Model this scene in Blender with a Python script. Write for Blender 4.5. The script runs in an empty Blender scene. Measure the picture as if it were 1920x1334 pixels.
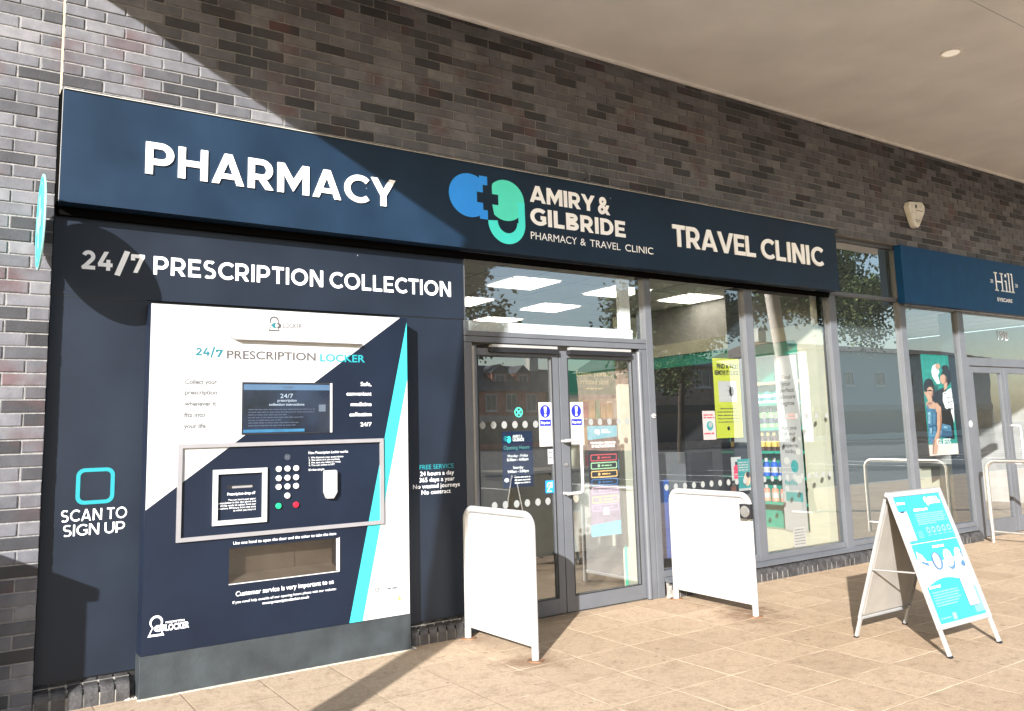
import bpy, math, random
from mathutils import Vector, Matrix
random.seed(7)
S = bpy.context.scene
COL = S.collection

# ------------------------------------------------------------------ camera
YAW, PITCH, ROLL = 0.595031360, 0.130897251, -0.0284963118
cam = bpy.data.cameras.new('camera')
cam.sensor_width = 36.0
cam.lens = 1560.79924 / 1920 * 36.0
cam.shift_x = (960 - 967.120531) / 1920
cam.shift_y = -(667 - 605.787964) / 1920
cam.clip_start, cam.clip_end = 0.05, 800
camo = bpy.data.objects.new('camera', cam)
COL.objects.link(camo)
f0 = Vector((math.sin(YAW), math.cos(YAW), 0)); r0 = Vector((math.cos(YAW), -math.sin(YAW), 0)); u0 = Vector((0, 0, 1))
fw = f0 * math.cos(PITCH) + u0 * math.sin(PITCH); up = u0 * math.cos(PITCH) - f0 * math.sin(PITCH)
rt = r0 * math.cos(ROLL) + up * math.sin(ROLL); up = up * math.cos(ROLL) - r0 * math.sin(ROLL)
camo.matrix_world = Matrix(((rt.x, up.x, -fw.x, 0), (rt.y, up.y, -fw.y, -5.42066), (rt.z, up.z, -fw.z, 1.454), (0, 0, 0, 1)))
S.camera = camo

# ------------------------------------------------------------------ light
SUND = Vector((1.13, 1.0, -0.57)).normalized()          # the way the light travels
ELEV = math.asin(-SUND.z); AZ = math.atan2(-SUND.x, -SUND.y)
w = bpy.data.worlds.new('World'); S.world = w; w.use_nodes = True
nt = w.node_tree
sky = nt.nodes.new('ShaderNodeTexSky'); sky.sky_type = 'NISHITA'; sky.sun_disc = False
sky.sun_elevation = ELEV; sky.sun_rotation = AZ; sky.air_density = 1.0; sky.dust_density = 1.5
bg = nt.nodes['Background']; bg.inputs['Strength'].default_value = 0.11
nt.links.new(sky.outputs[0], bg.inputs[0])
sl = bpy.data.lights.new('sun', 'SUN'); sl.energy = 5.0; sl.angle = math.radians(0.5); sl.color = (1.0, 0.975, 0.945)
slo = bpy.data.objects.new('sun', sl); COL.objects.link(slo)
slo.rotation_euler = SUND.to_track_quat('-Z', 'Y').to_euler(); slo.location = (-10, -10, 12)
S.view_settings.view_transform = 'Standard'; S.view_settings.look = 'None'
S.view_settings.exposure = 1.55; S.view_settings.gamma = 1.0
S.render.engine = 'CYCLES'
S.cycles.caustics_reflective = False; S.cycles.caustics_refractive = False
S.cycles.max_bounces = 8; S.cycles.diffuse_bounces = 4; S.cycles.glossy_bounces = 4; S.cycles.transparent_max_bounces = 16
S.cycles.sample_clamp_indirect = 6.0

# ------------------------------------------------------------------ materials
MATS = {}
def ramp(n, stops):
    e = n.color_ramp.elements
    while len(e) < len(stops): e.new(0.5)
    for el, (p, c) in zip(e, stops): el.position = p; el.color = (*c, 1)
def mat(name, col, rough=0.5, metal=0.0, var=0.06, scale=6.0, bump=0.0, bscale=60.0, emit=None, coat=0.0, spec=0.5, specks=0.0):
    if name in MATS: return MATS[name]
    m = bpy.data.materials.new(name); m.use_nodes = True; MATS[name] = m
    t = m.node_tree; b = t.nodes['Principled BSDF']
    b.inputs['Roughness'].default_value = rough; b.inputs['Metallic'].default_value = metal
    b.inputs['Specular IOR Level'].default_value = spec
    if coat: b.inputs['Coat Weight'].default_value = coat; b.inputs['Coat Roughness'].default_value = 0.15
    tc = t.nodes.new('ShaderNodeTexCoord')
    if var:
        n = t.nodes.new('ShaderNodeTexNoise'); n.inputs['Scale'].default_value = scale; n.inputs['Detail'].default_value = 6
        t.links.new(tc.outputs['Object'], n.inputs['Vector'])
        r = t.nodes.new('ShaderNodeValToRGB'); lo = tuple(c * (1 - 2 * var) for c in col); hi = tuple(min(1, c * (1 + 2 * var)) for c in col)
        ramp(r, [(0.3, lo), (0.7, hi)])
        t.links.new(n.outputs['Fac'], r.inputs[0]); t.links.new(r.outputs[0], b.inputs['Base Color'])
        if specks:                                   # paint chips and bird-lime flecks
            v = t.nodes.new('ShaderNodeTexVoronoi'); v.inputs['Scale'].default_value = specks; t.links.new(tc.outputs['Object'], v.inputs['Vector'])
            sc = t.nodes.new('ShaderNodeSeparateColor'); t.links.new(v.outputs['Color'], sc.inputs[0])
            k1 = t.nodes.new('ShaderNodeMath'); k1.operation = 'MULTIPLY'; k1.inputs[1].default_value = 0.060; t.links.new(sc.outputs[1], k1.inputs[0])
            k2 = t.nodes.new('ShaderNodeMath'); k2.operation = 'LESS_THAN'; t.links.new(v.outputs['Distance'], k2.inputs[0]); t.links.new(k1.outputs[0], k2.inputs[1])
            k3 = t.nodes.new('ShaderNodeMath'); k3.operation = 'GREATER_THAN'; k3.inputs[1].default_value = 0.93; t.links.new(sc.outputs[0], k3.inputs[0])
            k4 = t.nodes.new('ShaderNodeMath'); k4.operation = 'MULTIPLY'; t.links.new(k2.outputs[0], k4.inputs[0]); t.links.new(k3.outputs[0], k4.inputs[1])
            mx = t.nodes.new('ShaderNodeMix'); mx.data_type = 'RGBA'; mx.inputs['B'].default_value = (0.30, 0.30, 0.31, 1)
            t.links.new(k4.outputs[0], mx.inputs['Factor']); t.links.new(r.outputs[0], mx.inputs['A']); t.links.new(mx.outputs['Result'], b.inputs['Base Color'])
            rn = t.nodes.new('ShaderNodeMapRange'); rn.inputs['To Min'].default_value = rough - 0.12; rn.inputs['To Max'].default_value = rough + 0.15
            t.links.new(n.outputs['Fac'], rn.inputs['Value']); t.links.new(rn.outputs[0], b.inputs['Roughness'])
    else:
        b.inputs['Base Color'].default_value = (*col, 1)
    if bump:
        n2 = t.nodes.new('ShaderNodeTexNoise'); n2.inputs['Scale'].default_value = bscale; n2.inputs['Detail'].default_value = 4
        t.links.new(tc.outputs['Object'], n2.inputs['Vector'])
        bp = t.nodes.new('ShaderNodeBump'); bp.inputs['Strength'].default_value = bump; bp.inputs['Distance'].default_value = 0.01
        t.links.new(n2.outputs['Fac'], bp.inputs['Height']); t.links.new(bp.outputs[0], b.inputs['Normal'])
    if emit:
        b.inputs['Emission Color'].default_value = (*emit[0], 1); b.inputs['Emission Strength'].default_value = emit[1]
    return m
def srgb(r, g, b, k=1.0):
    f = lambda c: (c / 255 / 12.92 if c <= 10 else ((c / 255 + .055) / 1.055) ** 2.4) * k
    return (f(r), f(g), f(b))

def glass(name, tint=(0.90, 0.93, 0.92), r0=0.27, back=None):
    m = bpy.data.materials.new(name); m.use_nodes = True; MATS[name] = m
    t = m.node_tree; t.nodes.remove(t.nodes['Principled BSDF']); out = t.nodes['Material Output']
    tr = t.nodes.new('ShaderNodeBsdfDiffuse' if back else 'ShaderNodeBsdfTransparent'); tr.inputs[0].default_value = (*(back or tint), 1)
    gl = t.nodes.new('ShaderNodeBsdfGlossy'); gl.inputs['Roughness'].default_value = 0.003; gl.inputs['Color'].default_value = (0.98, 1, 1, 1)
    lw = t.nodes.new('ShaderNodeLayerWeight'); lw.inputs[0].default_value = 0.5
    p = t.nodes.new('ShaderNodeMath'); p.operation = 'POWER'; p.inputs[1].default_value = 4.0
    k = t.nodes.new('ShaderNodeMath'); k.operation = 'MULTIPLY_ADD'; k.inputs[1].default_value = 1 - r0; k.inputs[2].default_value = r0
    mx = t.nodes.new('ShaderNodeMixShader')
    t.links.new(lw.outputs['Facing'], p.inputs[0]); t.links.new(p.outputs[0], k.inputs[0]); t.links.new(k.outputs[0], mx.inputs[0])
    t.links.new(tr.outputs[0], mx.inputs[1]); t.links.new(gl.outputs[0], mx.inputs[2]); t.links.new(mx.outputs[0], out.inputs[0])
    n = t.nodes.new('ShaderNodeTexNoise'); n.inputs['Scale'].default_value = 1.3
    tc = t.nodes.new('ShaderNodeTexCoord'); t.links.new(tc.outputs['Object'], n.inputs['Vector'])
    bp = t.nodes.new('ShaderNodeBump'); bp.inputs['Strength'].default_value = 0.03; bp.inputs['Distance'].default_value = 0.02
    t.links.new(n.outputs['Fac'], bp.inputs['Height']); t.links.new(bp.outputs[0], gl.inputs['Normal'])
    return m

def brick_mat():
    m = bpy.data.materials.new('grey_clay_brick'); m.use_nodes = True
    t = m.node_tree; b = t.nodes['Principled BSDF']; L = t.links.new
    g = t.nodes.new('ShaderNodeNewGeometry'); tc = t.nodes.new('ShaderNodeTexCoord')
    r = t.nodes.new('ShaderNodeValToRGB')
    ramp(r, [(0.0, (0.016, 0.0165, 0.020)), (0.16, (0.034, 0.035, 0.041)), (0.32, (0.072, 0.074, 0.085)), (0.62, (0.100, 0.102, 0.117)), (0.9, (0.127, 0.129, 0.144)), (1.0, (0.147, 0.147, 0.160))])
    L(g.outputs['Random Per Island'], r.inputs[0])
    # reddish burn marks
    n0 = t.nodes.new('ShaderNodeTexNoise'); n0.inputs['Scale'].default_value = 3.2; n0.inputs['Detail'].default_value = 3
    L(tc.outputs['Object'], n0.inputs['Vector'])
    mul = t.nodes.new('ShaderNodeMath'); mul.operation = 'MULTIPLY_ADD'; mul.inputs[1].default_value = 7.13; mul.inputs[2].default_value = 0.31
    fr = t.nodes.new('ShaderNodeMath'); fr.operation = 'FRACT'
    L(g.outputs['Random Per Island'], mul.inputs[0]); L(mul.outputs[0], fr.inputs[0])
    th = t.nodes.new('ShaderNodeMath'); th.operation = 'MULTIPLY'; L(fr.outputs[0], th.inputs[0])
    rr = t.nodes.new('ShaderNodeValToRGB'); ramp(rr, [(0.53, (0, 0, 0)), (0.66, (0.75, 0.75, 0.75))]); L(n0.outputs['Fac'], rr.inputs[0]); L(rr.outputs[0], th.inputs[1])
    mx = t.nodes.new('ShaderNodeMix'); mx.data_type = 'RGBA'; mx.inputs['B'].default_value = (0.075, 0.030, 0.032, 1)
    L(th.outputs[0], mx.inputs['Factor']); L(r.outputs[0], mx.inputs['A'])
    n = t.nodes.new('ShaderNodeTexNoise'); n.inputs['Scale'].default_value = 16; n.inputs['Detail'].default_value = 8; L(tc.outputs['Object'], n.inputs['Vector'])
    r2 = t.nodes.new('ShaderNodeValToRGB'); ramp(r2, [(0.25, (0.62, 0.62, 0.64)), (0.7, (1.12, 1.11, 1.1))]); L(n.outputs['Fac'], r2.inputs[0])
    m2 = t.nodes.new('ShaderNodeMix'); m2.data_type = 'RGBA'; m2.blend_type = 'MULTIPLY'; m2.inputs['Factor'].default_value = 0.75
    L(mx.outputs['Result'], m2.inputs['A']); L(r2.outputs[0], m2.inputs['B']); L(m2.outputs['Result'], b.inputs['Base Color'])
    mp = t.nodes.new('ShaderNodeMapping'); mp.inputs['Scale'].default_value = (5.0, 5.0, 0.7); L(tc.outputs['Object'], mp.inputs['Vector'])
    n5 = t.nodes.new('ShaderNodeTexNoise'); n5.inputs['Scale'].default_value = 1.0; n5.inputs['Detail'].default_value = 7; L(mp.outputs[0], n5.inputs['Vector'])
    r5 = t.nodes.new('ShaderNodeValToRGB'); ramp(r5, [(0.34, (0.70, 0.70, 0.71)), (0.55, (1, 1, 1)), (0.78, (1.12, 1.11, 1.10))]); L(n5.outputs['Fac'], r5.inputs[0])
    m5 = t.nodes.new('ShaderNodeMix'); m5.data_type = 'RGBA'; m5.blend_type = 'MULTIPLY'; m5.inputs['Factor'].default_value = 0.8
    L(m2.outputs['Result'], m5.inputs['A']); L(r5.outputs[0], m5.inputs['B']); L(m5.outputs['Result'], b.inputs['Base Color'])
    b.inputs['Roughness'].default_value = 0.62
    n3 = t.nodes.new('ShaderNodeTexNoise'); n3.inputs['Scale'].default_value = 90; n3.inputs['Detail'].default_value = 5; L(tc.outputs['Object'], n3.inputs['Vector'])
    bp = t.nodes.new('ShaderNodeBump'); bp.inputs['Strength'].default_value = 0.25; bp.inputs['Distance'].default_value = 0.006
    L(n3.outputs['Fac'], bp.inputs['Height']); L(bp.outputs[0], b.inputs['Normal'])
    return m

def paving_mat():
    m = bpy.data.materials.new('buff_paving_flags'); m.use_nodes = True
    t = m.node_tree; b = t.nodes['Principled BSDF']; L = t.links.new
    tc = t.nodes.new('ShaderNodeTexCoord'); sp = t.nodes.new('ShaderNodeSeparateXYZ')
    nw = t.nodes.new('ShaderNodeTexNoise'); nw.inputs['Scale'].default_value = 5.0
    L(tc.outputs['Object'], nw.inputs['Vector'])
    wob = t.nodes.new('ShaderNodeMix'); wob.data_type = 'RGBA'; wob.blend_type = 'LINEAR_LIGHT'; wob.inputs['Factor'].default_value = 0.006
    L(tc.outputs['Object'], wob.inputs['A']); L(nw.outputs['Color'], wob.inputs['B']); L(wob.outputs['Result'], sp.inputs[0])
    def M(op, a, bv=None, c=None):
        n = t.nodes.new('ShaderNodeMath'); n.operation = op
        for i, v in enumerate((a, bv, c)):
            if v is None: continue
            if isinstance(v, (int, float)): n.inputs[i].default_value = v
            else: L(v, n.inputs[i])
        return n.outputs[0]
    P = 0.45
    ux = M('DIVIDE', M('SUBTRACT', sp.outputs[0], 3.881), P); uy = M('DIVIDE', M('SUBTRACT', sp.outputs[1], -0.495), P)
    dx = M('ABSOLUTE', M('SUBTRACT', M('FRACT', M('ADD', ux, 0.5)), 0.5)); dy = M('ABSOLUTE', M('SUBTRACT', M('FRACT', M('ADD', uy, 0.5)), 0.5))
    d = M('MULTIPLY', M('MINIMUM', dx, dy), P)
    joint = M('SUBTRACT', 1.0, M('MULTIPLY', M('SUBTRACT', d, 0.003), 260.0)); jn = t.nodes.new('ShaderNodeClamp'); L(joint, jn.inputs[0])
    cell = t.nodes.new('ShaderNodeCombineXYZ'); L(M('FLOOR', ux), cell.inputs[0]); L(M('FLOOR', uy), cell.inputs[1])
    wn = t.nodes.new('ShaderNodeTexWhiteNoise'); wn.noise_dimensions = '2D'; L(cell.outputs[0], wn.inputs['Vector'])
    rt_ = t.nodes.new('ShaderNodeValToRGB'); ramp(rt_, [(0, (0.332, 0.243, 0.160)), (0.5, (0.364, 0.270, 0.180)), (1, (0.40, 0.30, 0.204))]); L(wn.outputs['Value'], rt_.inputs[0])
    # left side of the pavement is a little pinker and paler
    sx = t.nodes.new('ShaderNodeMapRange'); sx.inputs['From Min'].default_value = 1.5; sx.inputs['From Max'].default_value = 4.2; L(sp.outputs[0], sx.inputs['Value'])
    mp = t.nodes.new('ShaderNodeMix'); mp.data_type = 'RGBA'; mp.inputs['A'].default_value = (0.43, 0.345, 0.258, 1); L(rt_.outputs[0], mp.inputs['B'])
    ms = M('MULTIPLY_ADD', sx.outputs[0], 0.6, 0.4); L(ms, mp.inputs['Factor'])
    st = t.nodes.new('ShaderNodeTexNoise'); st.inputs['Scale'].default_value = 7.0; st.inputs['Detail'].default_value = 9; st.inputs['Roughness'].default_value = 0.65; L(tc.outputs['Object'], st.inputs['Vector'])
    rs = t.nodes.new('ShaderNodeValToRGB'); ramp(rs, [(0.32, (0.76, 0.73, 0.69)), (0.5, (1, 1, 1)), (0.8, (1.08, 1.07, 1.06))]); L(st.outputs['Fac'], rs.inputs[0])
    m1 = t.nodes.new('ShaderNodeMix'); m1.data_type = 'RGBA'; m1.blend_type = 'MULTIPLY'; m1.inputs['Factor'].default_value = 0.8
    L(mp.outputs['Result'], m1.inputs['A']); L(rs.outputs[0], m1.inputs['B'])
    # fine grain
    gn = t.nodes.new('ShaderNodeTexNoise'); gn.inputs['Scale'].default_value = 85; gn.inputs['Detail'].default_value = 3; L(tc.outputs['Object'], gn.inputs['Vector'])
    rg = t.nodes.new('ShaderNodeValToRGB'); ramp(rg, [(0.3, (0.70, 0.68, 0.66)), (0.7, (1.16, 1.16, 1.16))]); L(gn.outputs['Fac'], rg.inputs[0])
    m2 = t.nodes.new('ShaderNodeMix'); m2.data_type = 'RGBA'; m2.blend_type = 'MULTIPLY'; m2.inputs['Factor'].default_value = 0.7
    L(m1.outputs['Result'], m2.inputs['A']); L(rg.outputs[0], m2.inputs['B'])
    g2 = t.nodes.new('ShaderNodeTexNoise'); g2.inputs['Scale'].default_value = 28; g2.inputs['Detail'].default_value = 8; g2.inputs['Roughness'].default_value = 0.7; L(tc.outputs['Object'], g2.inputs['Vector'])
    rg2 = t.nodes.new('ShaderNodeValToRGB'); ramp(rg2, [(0.32, (0.74, 0.71, 0.68)), (0.5, (1, 1, 1)), (0.72, (1.12, 1.12, 1.12))]); L(g2.outputs['Fac'], rg2.inputs[0])
    mg2 = t.nodes.new('ShaderNodeMix'); mg2.data_type = 'RGBA'; mg2.blend_type = 'MULTIPLY'; mg2.inputs['Factor'].default_value = 0.75; L(m2.outputs['Result'], mg2.inputs['A']); L(rg2.outputs[0], mg2.inputs['B']); m2 = mg2
    # trodden-in gum and dirt specks
    v = t.nodes.new('ShaderNodeTexVoronoi'); v.inputs['Scale'].default_value = 3.6; L(tc.outputs['Object'], v.inputs['Vector'])
    vw = M('ADD', v.outputs['Distance'], M('MULTIPLY', M('SUBTRACT', gn.outputs['Fac'], 0.5), 0.06))
    spk = M('LESS_THAN', vw, 0.072)
    sc_ = t.nodes.new('ShaderNodeSeparateColor'); L(v.outputs['Color'], sc_.inputs[0])
    spk = M('MULTIPLY', spk, M('GREATER_THAN', sc_.outputs[0], 0.42))
    v2 = t.nodes.new('ShaderNodeTexVoronoi'); v2.inputs['Scale'].default_value = 9.0; L(tc.outputs['Object'], v2.inputs['Vector'])
    s2 = t.nodes.new('ShaderNodeSeparateColor'); L(v2.outputs['Color'], s2.inputs[0])
    vw2 = M('ADD', v2.outputs['Distance'], M('MULTIPLY', M('SUBTRACT', gn.outputs['Fac'], 0.5), 0.10))
    spk = M('MAXIMUM', spk, M('MULTIPLY', M('LESS_THAN', vw2, 0.11), M('GREATER_THAN', s2.outputs[1], 0.55)))
    # rusty, grimy patches round the barrier feet and along the shop line
    def patch(x, y, r):
        dd = M('SQRT', M('ADD', M('POWER', M('MULTIPLY', M('SUBTRACT', sp.outputs[0], x), 0.8), 2.0), M('POWER', M('SUBTRACT', sp.outputs[1], y), 2.0)))
        return M('MAXIMUM', M('SUBTRACT', 1.0, M('DIVIDE', M('ADD', dd, M('MULTIPLY', M('SUBTRACT', st.outputs['Fac'], 0.5), r * 2.2)), r)), 0.0)
    grime = M('MINIMUM', M('ADD', M('ADD', patch(3.15, -.84, .26), patch(5.15, -.90, .30)), M('ADD', patch(3.15, -.06, .16), patch(5.3, -.72, .22))), 1.0)
    m3b = t.nodes.new('ShaderNodeMix'); m3b.data_type = 'RGBA'; m3b.inputs['B'].default_value = (0.15, 0.085, 0.045, 1)
    L(M('MULTIPLY', grime, 0.75), m3b.inputs['Factor']); L(m2.outputs['Result'], m3b.inputs['A']); m2 = m3b
    m3 = t.nodes.new('ShaderNodeMix'); m3.data_type = 'RGBA'; m3.inputs['B'].default_value = (0.17, 0.115, 0.07, 1); L(M('MULTIPLY', spk, 0.75), m3.inputs['Factor']); L(m2.outputs['Result'], m3.inputs['A'])
    # joints: dark cracks to the left, pale sanded joints to the right
    jc = t.nodes.new('ShaderNodeMix'); jc.data_type = 'RGBA'; jc.inputs['A'].default_value = (0.20, 0.135, 0.085, 1); jc.inputs['B'].default_value = (0.60, 0.47, 0.33, 1)
    jm = t.nodes.new('ShaderNodeMapRange'); jm.inputs['From Min'].default_value = 2.6; jm.inputs['From Max'].default_value = 3.2; L(M('ADD', sp.outputs[0], M('MULTIPLY', M('SUBTRACT', nw.outputs['Fac'], 0.5), 3.0)), jm.inputs['Value'])
    L(jm.outputs[0], jc.inputs['Factor'])
    m4 = t.nodes.new('ShaderNodeMix'); m4.data_type = 'RGBA'; L(m3.outputs['Result'], m4.inputs['A']); L(jc.outputs['Result'], m4.inputs['B'])
    L(M('MULTIPLY', jn.outputs[0], M('MINIMUM', M('MAXIMUM', M('MULTIPLY_ADD', nw.outputs['Fac'], 2.4, -0.70), 0.08), 0.85)), m4.inputs['Factor'])
    L(m4.outputs['Result'], b.inputs['Base Color']); b.inputs['Roughness'].default_value = 0.8
    hb = M('SUBTRACT', M('MULTIPLY', gn.outputs['Fac'], 0.25), jn.outputs[0])
    bp = t.nodes.new('ShaderNodeBump'); bp.inputs['Strength'].default_value = 0.4; bp.inputs['Distance'].default_value = 0.004
    L(hb, bp.inputs['Height']); L(bp.outputs[0], b.inputs['Normal'])
    return m

BRICK = brick_mat(); PAVE = paving_mat()
MORTAR = mat('beige_mortar', (0.195, 0.192, 0.192), 0.9, var=0.12, scale=30, bump=0.5, bscale=120)
NAVY = mat('navy_vinyl_panel', (0.0078, 0.0122, 0.0215), 0.45, var=0.13, scale=1.6, spec=0.3, specks=13.0)
FASC = mat('navy_fascia_paint', (0.0055, 0.0172, 0.0375), 0.42, var=0.13, scale=2.0, spec=0.3, specks=11.0)
LNAVY = mat('locker_navy_print', (0.0030, 0.0072, 0.0185), 0.5, var=0.10, scale=2.0, spec=0.3, specks=13.0)
WHITE = mat('white_print', (0.41, 0.41, 0.415), 0.45, var=0.015)
LWHITE = mat('white_letter', (0.88, 0.90, 0.93), 0.4, var=0.0)
CYAN = mat('cyan_print', (0.012, 0.215, 0.255), 0.45, var=0.02)
TCYAN = mat('cyan_letter', (0.006, 0.115, 0.145), 0.5, var=0.0)
DKTXT = mat('charcoal_print', (0.06, 0.055, 0.055), 0.6, var=0.0)
GRTXT = mat('grey_print', (0.085, 0.092, 0.096), 0.6, var=0.0)
PLGREY = mat('grey_plinth_paint', (0.023, 0.029, 0.033), 0.55, var=0.16, scale=5, bump=0.15, bscale=40, specks=16.0)
FRAME = mat('grey_powder_coat', (0.088, 0.094, 0.106), 0.38, var=0.05, scale=3)
FRAMED = mat('dark_gasket', (0.012, 0.012, 0.013), 0.5, var=0.05)
STEEL = mat('brushed_steel', (0.62, 0.61, 0.59), 0.28, 0.9, var=0.04)
ALU = mat('silver_aluminium', (0.36, 0.358, 0.355), 0.42, 0.35, var=0.03)
BLACK = mat('black_plastic', (0.012, 0.012, 0.014), 0.35, var=0.05)
BARW = mat('white_barrier_paint', (0.37, 0.368, 0.366), 0.35, var=0.045, scale=5)
SOFF = mat('beige_soffit_render', (0.78, 0.785, 0.80), 0.7, var=0.045, scale=1.3, bump=0.12, bscale=150)
TRIMW = mat('white_soffit_trim', (0.85, 0.85, 0.85), 0.5, var=0.05)
GLASS = glass('shop_glass')
OPAQ = glass('grey_opaque_glass', r0=0.40, back=(0.060, 0.074, 0.076))
BLUE = mat('logo_blue', (0.025, 0.30, 0.95), 0.4, var=0.02)
TEAL = mat('logo_teal', (0.09, 0.80, 0.64), 0.4, var=0.02)
TEAL2 = mat('logo_turquoise', (0.07, 0.85, 0.82), 0.4, var=0.02)
GREEN = mat('shelf_green', (0.016, 0.27, 0.19), 0.5, var=0.05)
CREAM = mat('cream_laminate', (0.44, 0.435, 0.345), 0.45, var=0.02)
MUTBLUE = mat('mandatory_blue', (0.01, 0.015, 0.28), 0.5, var=0.0)

# ------------------------------------------------------------------ mesh helpers
ORG = {}
class Fr:                                   # a plane to draw on: origin, right, up; n = right x up faces the viewer
    def __init__(s, o, u=(1, 0, 0), v=(0, 0, 1)):
        s.o = Vector(o); s.u = Vector(u).normalized(); s.v = Vector(v).normalized(); s.n = s.u.cross(s.v)
    def __call__(s, a, b, c=0.0): return s.o + s.u * a + s.v * b + s.n * c
def wallfr(Y): return Fr((0, Y, 0))
class MB:
    def __init__(s, m=None): s.v = []; s.f = []; s.mi = []; s.ms = []; s.sm = []; s.cur = 0; s.smooth = False; s.use(m or WHITE)
    def use(s, m):
        if m not in s.ms: s.ms.append(m)
        s.cur = s.ms.index(m); return s
    def add(s, vs, fs):
        o = len(s.v); s.v += [Vector(p) for p in vs]
        for f in fs: s.f.append([o + i for i in f]); s.mi.append(s.cur); s.sm.append(s.smooth)
        return s
    def box(s, x0, x1, y0, y1, z0, z1):
        return s.add([(x0, y0, z0), (x1, y0, z0), (x1, y1, z0), (x0, y1, z0), (x0, y0, z1), (x1, y0, z1), (x1, y1, z1), (x0, y1, z1)],
                     [(3, 2, 1, 0), (4, 5, 6, 7), (0, 1, 5, 4), (1, 2, 6, 5), (2, 3, 7, 6), (3, 0, 4, 7)])
    def poly(s, fr, pts, lift=0.0): return s.add([fr(a, b, lift) for a, b in pts], [list(range(len(pts)))])
    def prism(s, fr, pts, l0, l1):
        n = len(pts); ar = sum(pts[i][0] * pts[(i + 1) % n][1] - pts[(i + 1) % n][0] * pts[i][1] for i in range(n))
        if ar < 0: pts = pts[::-1]
        vs = [fr(a, b, l0) for a, b in pts] + [fr(a, b, l1) for a, b in pts]
        return s.add(vs, [list(range(n))[::-1], list(range(n, 2 * n))] + [(i, (i + 1) % n, n + (i + 1) % n, n + i) for i in range(n)])
    def rect(s, fr, a0, a1, b0, b1, l0=0.0, l1=None):
        p = [(a0, b0), (a1, b0), (a1, b1), (a0, b1)]
        return s.poly(fr, p, l0) if l1 is None else s.prism(fr, p, l0, l1)
    def ring(s, fr, outer, inner, l0, l1):          # same-length loops -> frame
        n = len(outer); vs = [fr(a, b, l1) for a, b in outer] + [fr(a, b, l1) for a, b in inner] + [fr(a, b, l0) for a, b in outer] + [fr(a, b, l0) for a, b in inner]
        fs = []
        for i in range(n):
            j = (i + 1) % n
            fs += [(i, j, n + j, n + i), (2 * n + i, 2 * n + j, j, i), (n + i, n + j, 3 * n + j, 3 * n + i)]
        return s.add(vs, fs)
    def rring(s, fr, a0, a1, b0, b1, t, l0, l1, tb=None):
        tb = t if tb is None else tb
        return s.ring(fr, [(a0, b0), (a1, b0), (a1, b1), (a0, b1)], [(a0 + t, b0 + tb), (a1 - t, b0 + tb), (a1 - t, b1 - tb), (a0 + t, b1 - tb)], l0, l1)
    def disc(s, fr, a, b, r, l0=0.0, l1=None, n=24, ry=None):
        p = [(a + r * math.cos(2 * math.pi * i / n), b + (ry or r) * math.sin(2 * math.pi * i / n)) for i in range(n)]
        return s.poly(fr, p, l0) if l1 is None else s.prism(fr, p, l0, l1)
    def tube(s, pts, r, n=10, r1=None, cap=True):
        pts = [Vector(p) for p in pts]; m = len(pts); o = len(s.v); vs = []; fs = []
        ref = None
        for i, p in enumerate(pts):
            d = (pts[min(i + 1, m - 1)] - pts[max(i - 1, 0)]).normalized()
            if ref is None: ref = d.orthogonal().normalized()
            a = (ref - d * ref.dot(d)).normalized(); ref = a; b = d.cross(a)
            rr = r if r1 is None else r + (r1 - r) * i / (m - 1)
            vs += [p + (a * math.cos(2 * math.pi * k / n) + b * math.sin(2 * math.pi * k / n)) * rr for k in range(n)]
        for i in range(m - 1):
            for k in range(n): fs.append((i * n + k, i * n + (k + 1) % n, (i + 1) * n + (k + 1) % n, (i + 1) * n + k))
        sv = s.smooth; s.smooth = True; s.add(vs, fs); s.smooth = sv
        if cap: s.add(vs[:n], [list(range(n))[::-1]]); s.add(vs[-n:], [list(range(n))])
        return s
    def build(s, name, parent=None, bevel=0.0, org=None):
        me = bpy.data.meshes.new(name); o0 = ORG.get(parent.name, Vector()) if parent else Vector(org or (0, 0, 0))
        me.from_pydata([tuple(p - o0) for p in s.v], [], s.f)
        for m in s.ms: me.materials.append(m)
        for p, i, q in zip(me.polygons, s.mi, s.sm): p.material_index = i; p.use_smooth = q
        me.update()
        ob = bpy.data.objects.new(name, me); COL.objects.link(ob); ORG[ob.name] = o0
        if parent: ob.parent = parent
        else: ob.location = o0
        if bevel:
            b = ob.modifiers.new('bevel', 'BEVEL'); b.width = bevel; b.segments = 2; b.limit_method = 'ANGLE'; b.angle_limit = math.radians(40)
        return ob
def thing(name, label, cat, loc=(0, 0, 0), group=None):
    o = bpy.data.objects.new(name, None); o.empty_display_size = 0.1; COL.objects.link(o); o.location = loc; ORG[o.name] = Vector(loc)
    return tag(o, label, cat, group)
def tag(o, label, cat, group=None):
    o['label'] = label; o['category'] = cat
    if group: o['group'] = group
    return o
def struct(o): o['kind'] = 'structure'; return o
def copy_tree(o, parent=None):
    c = o.copy(); COL.objects.link(c); c.parent = parent
    ORG[c.name] = Vector()
    for ch in list(o.children): copy_tree(ch, c)
    return c

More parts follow.
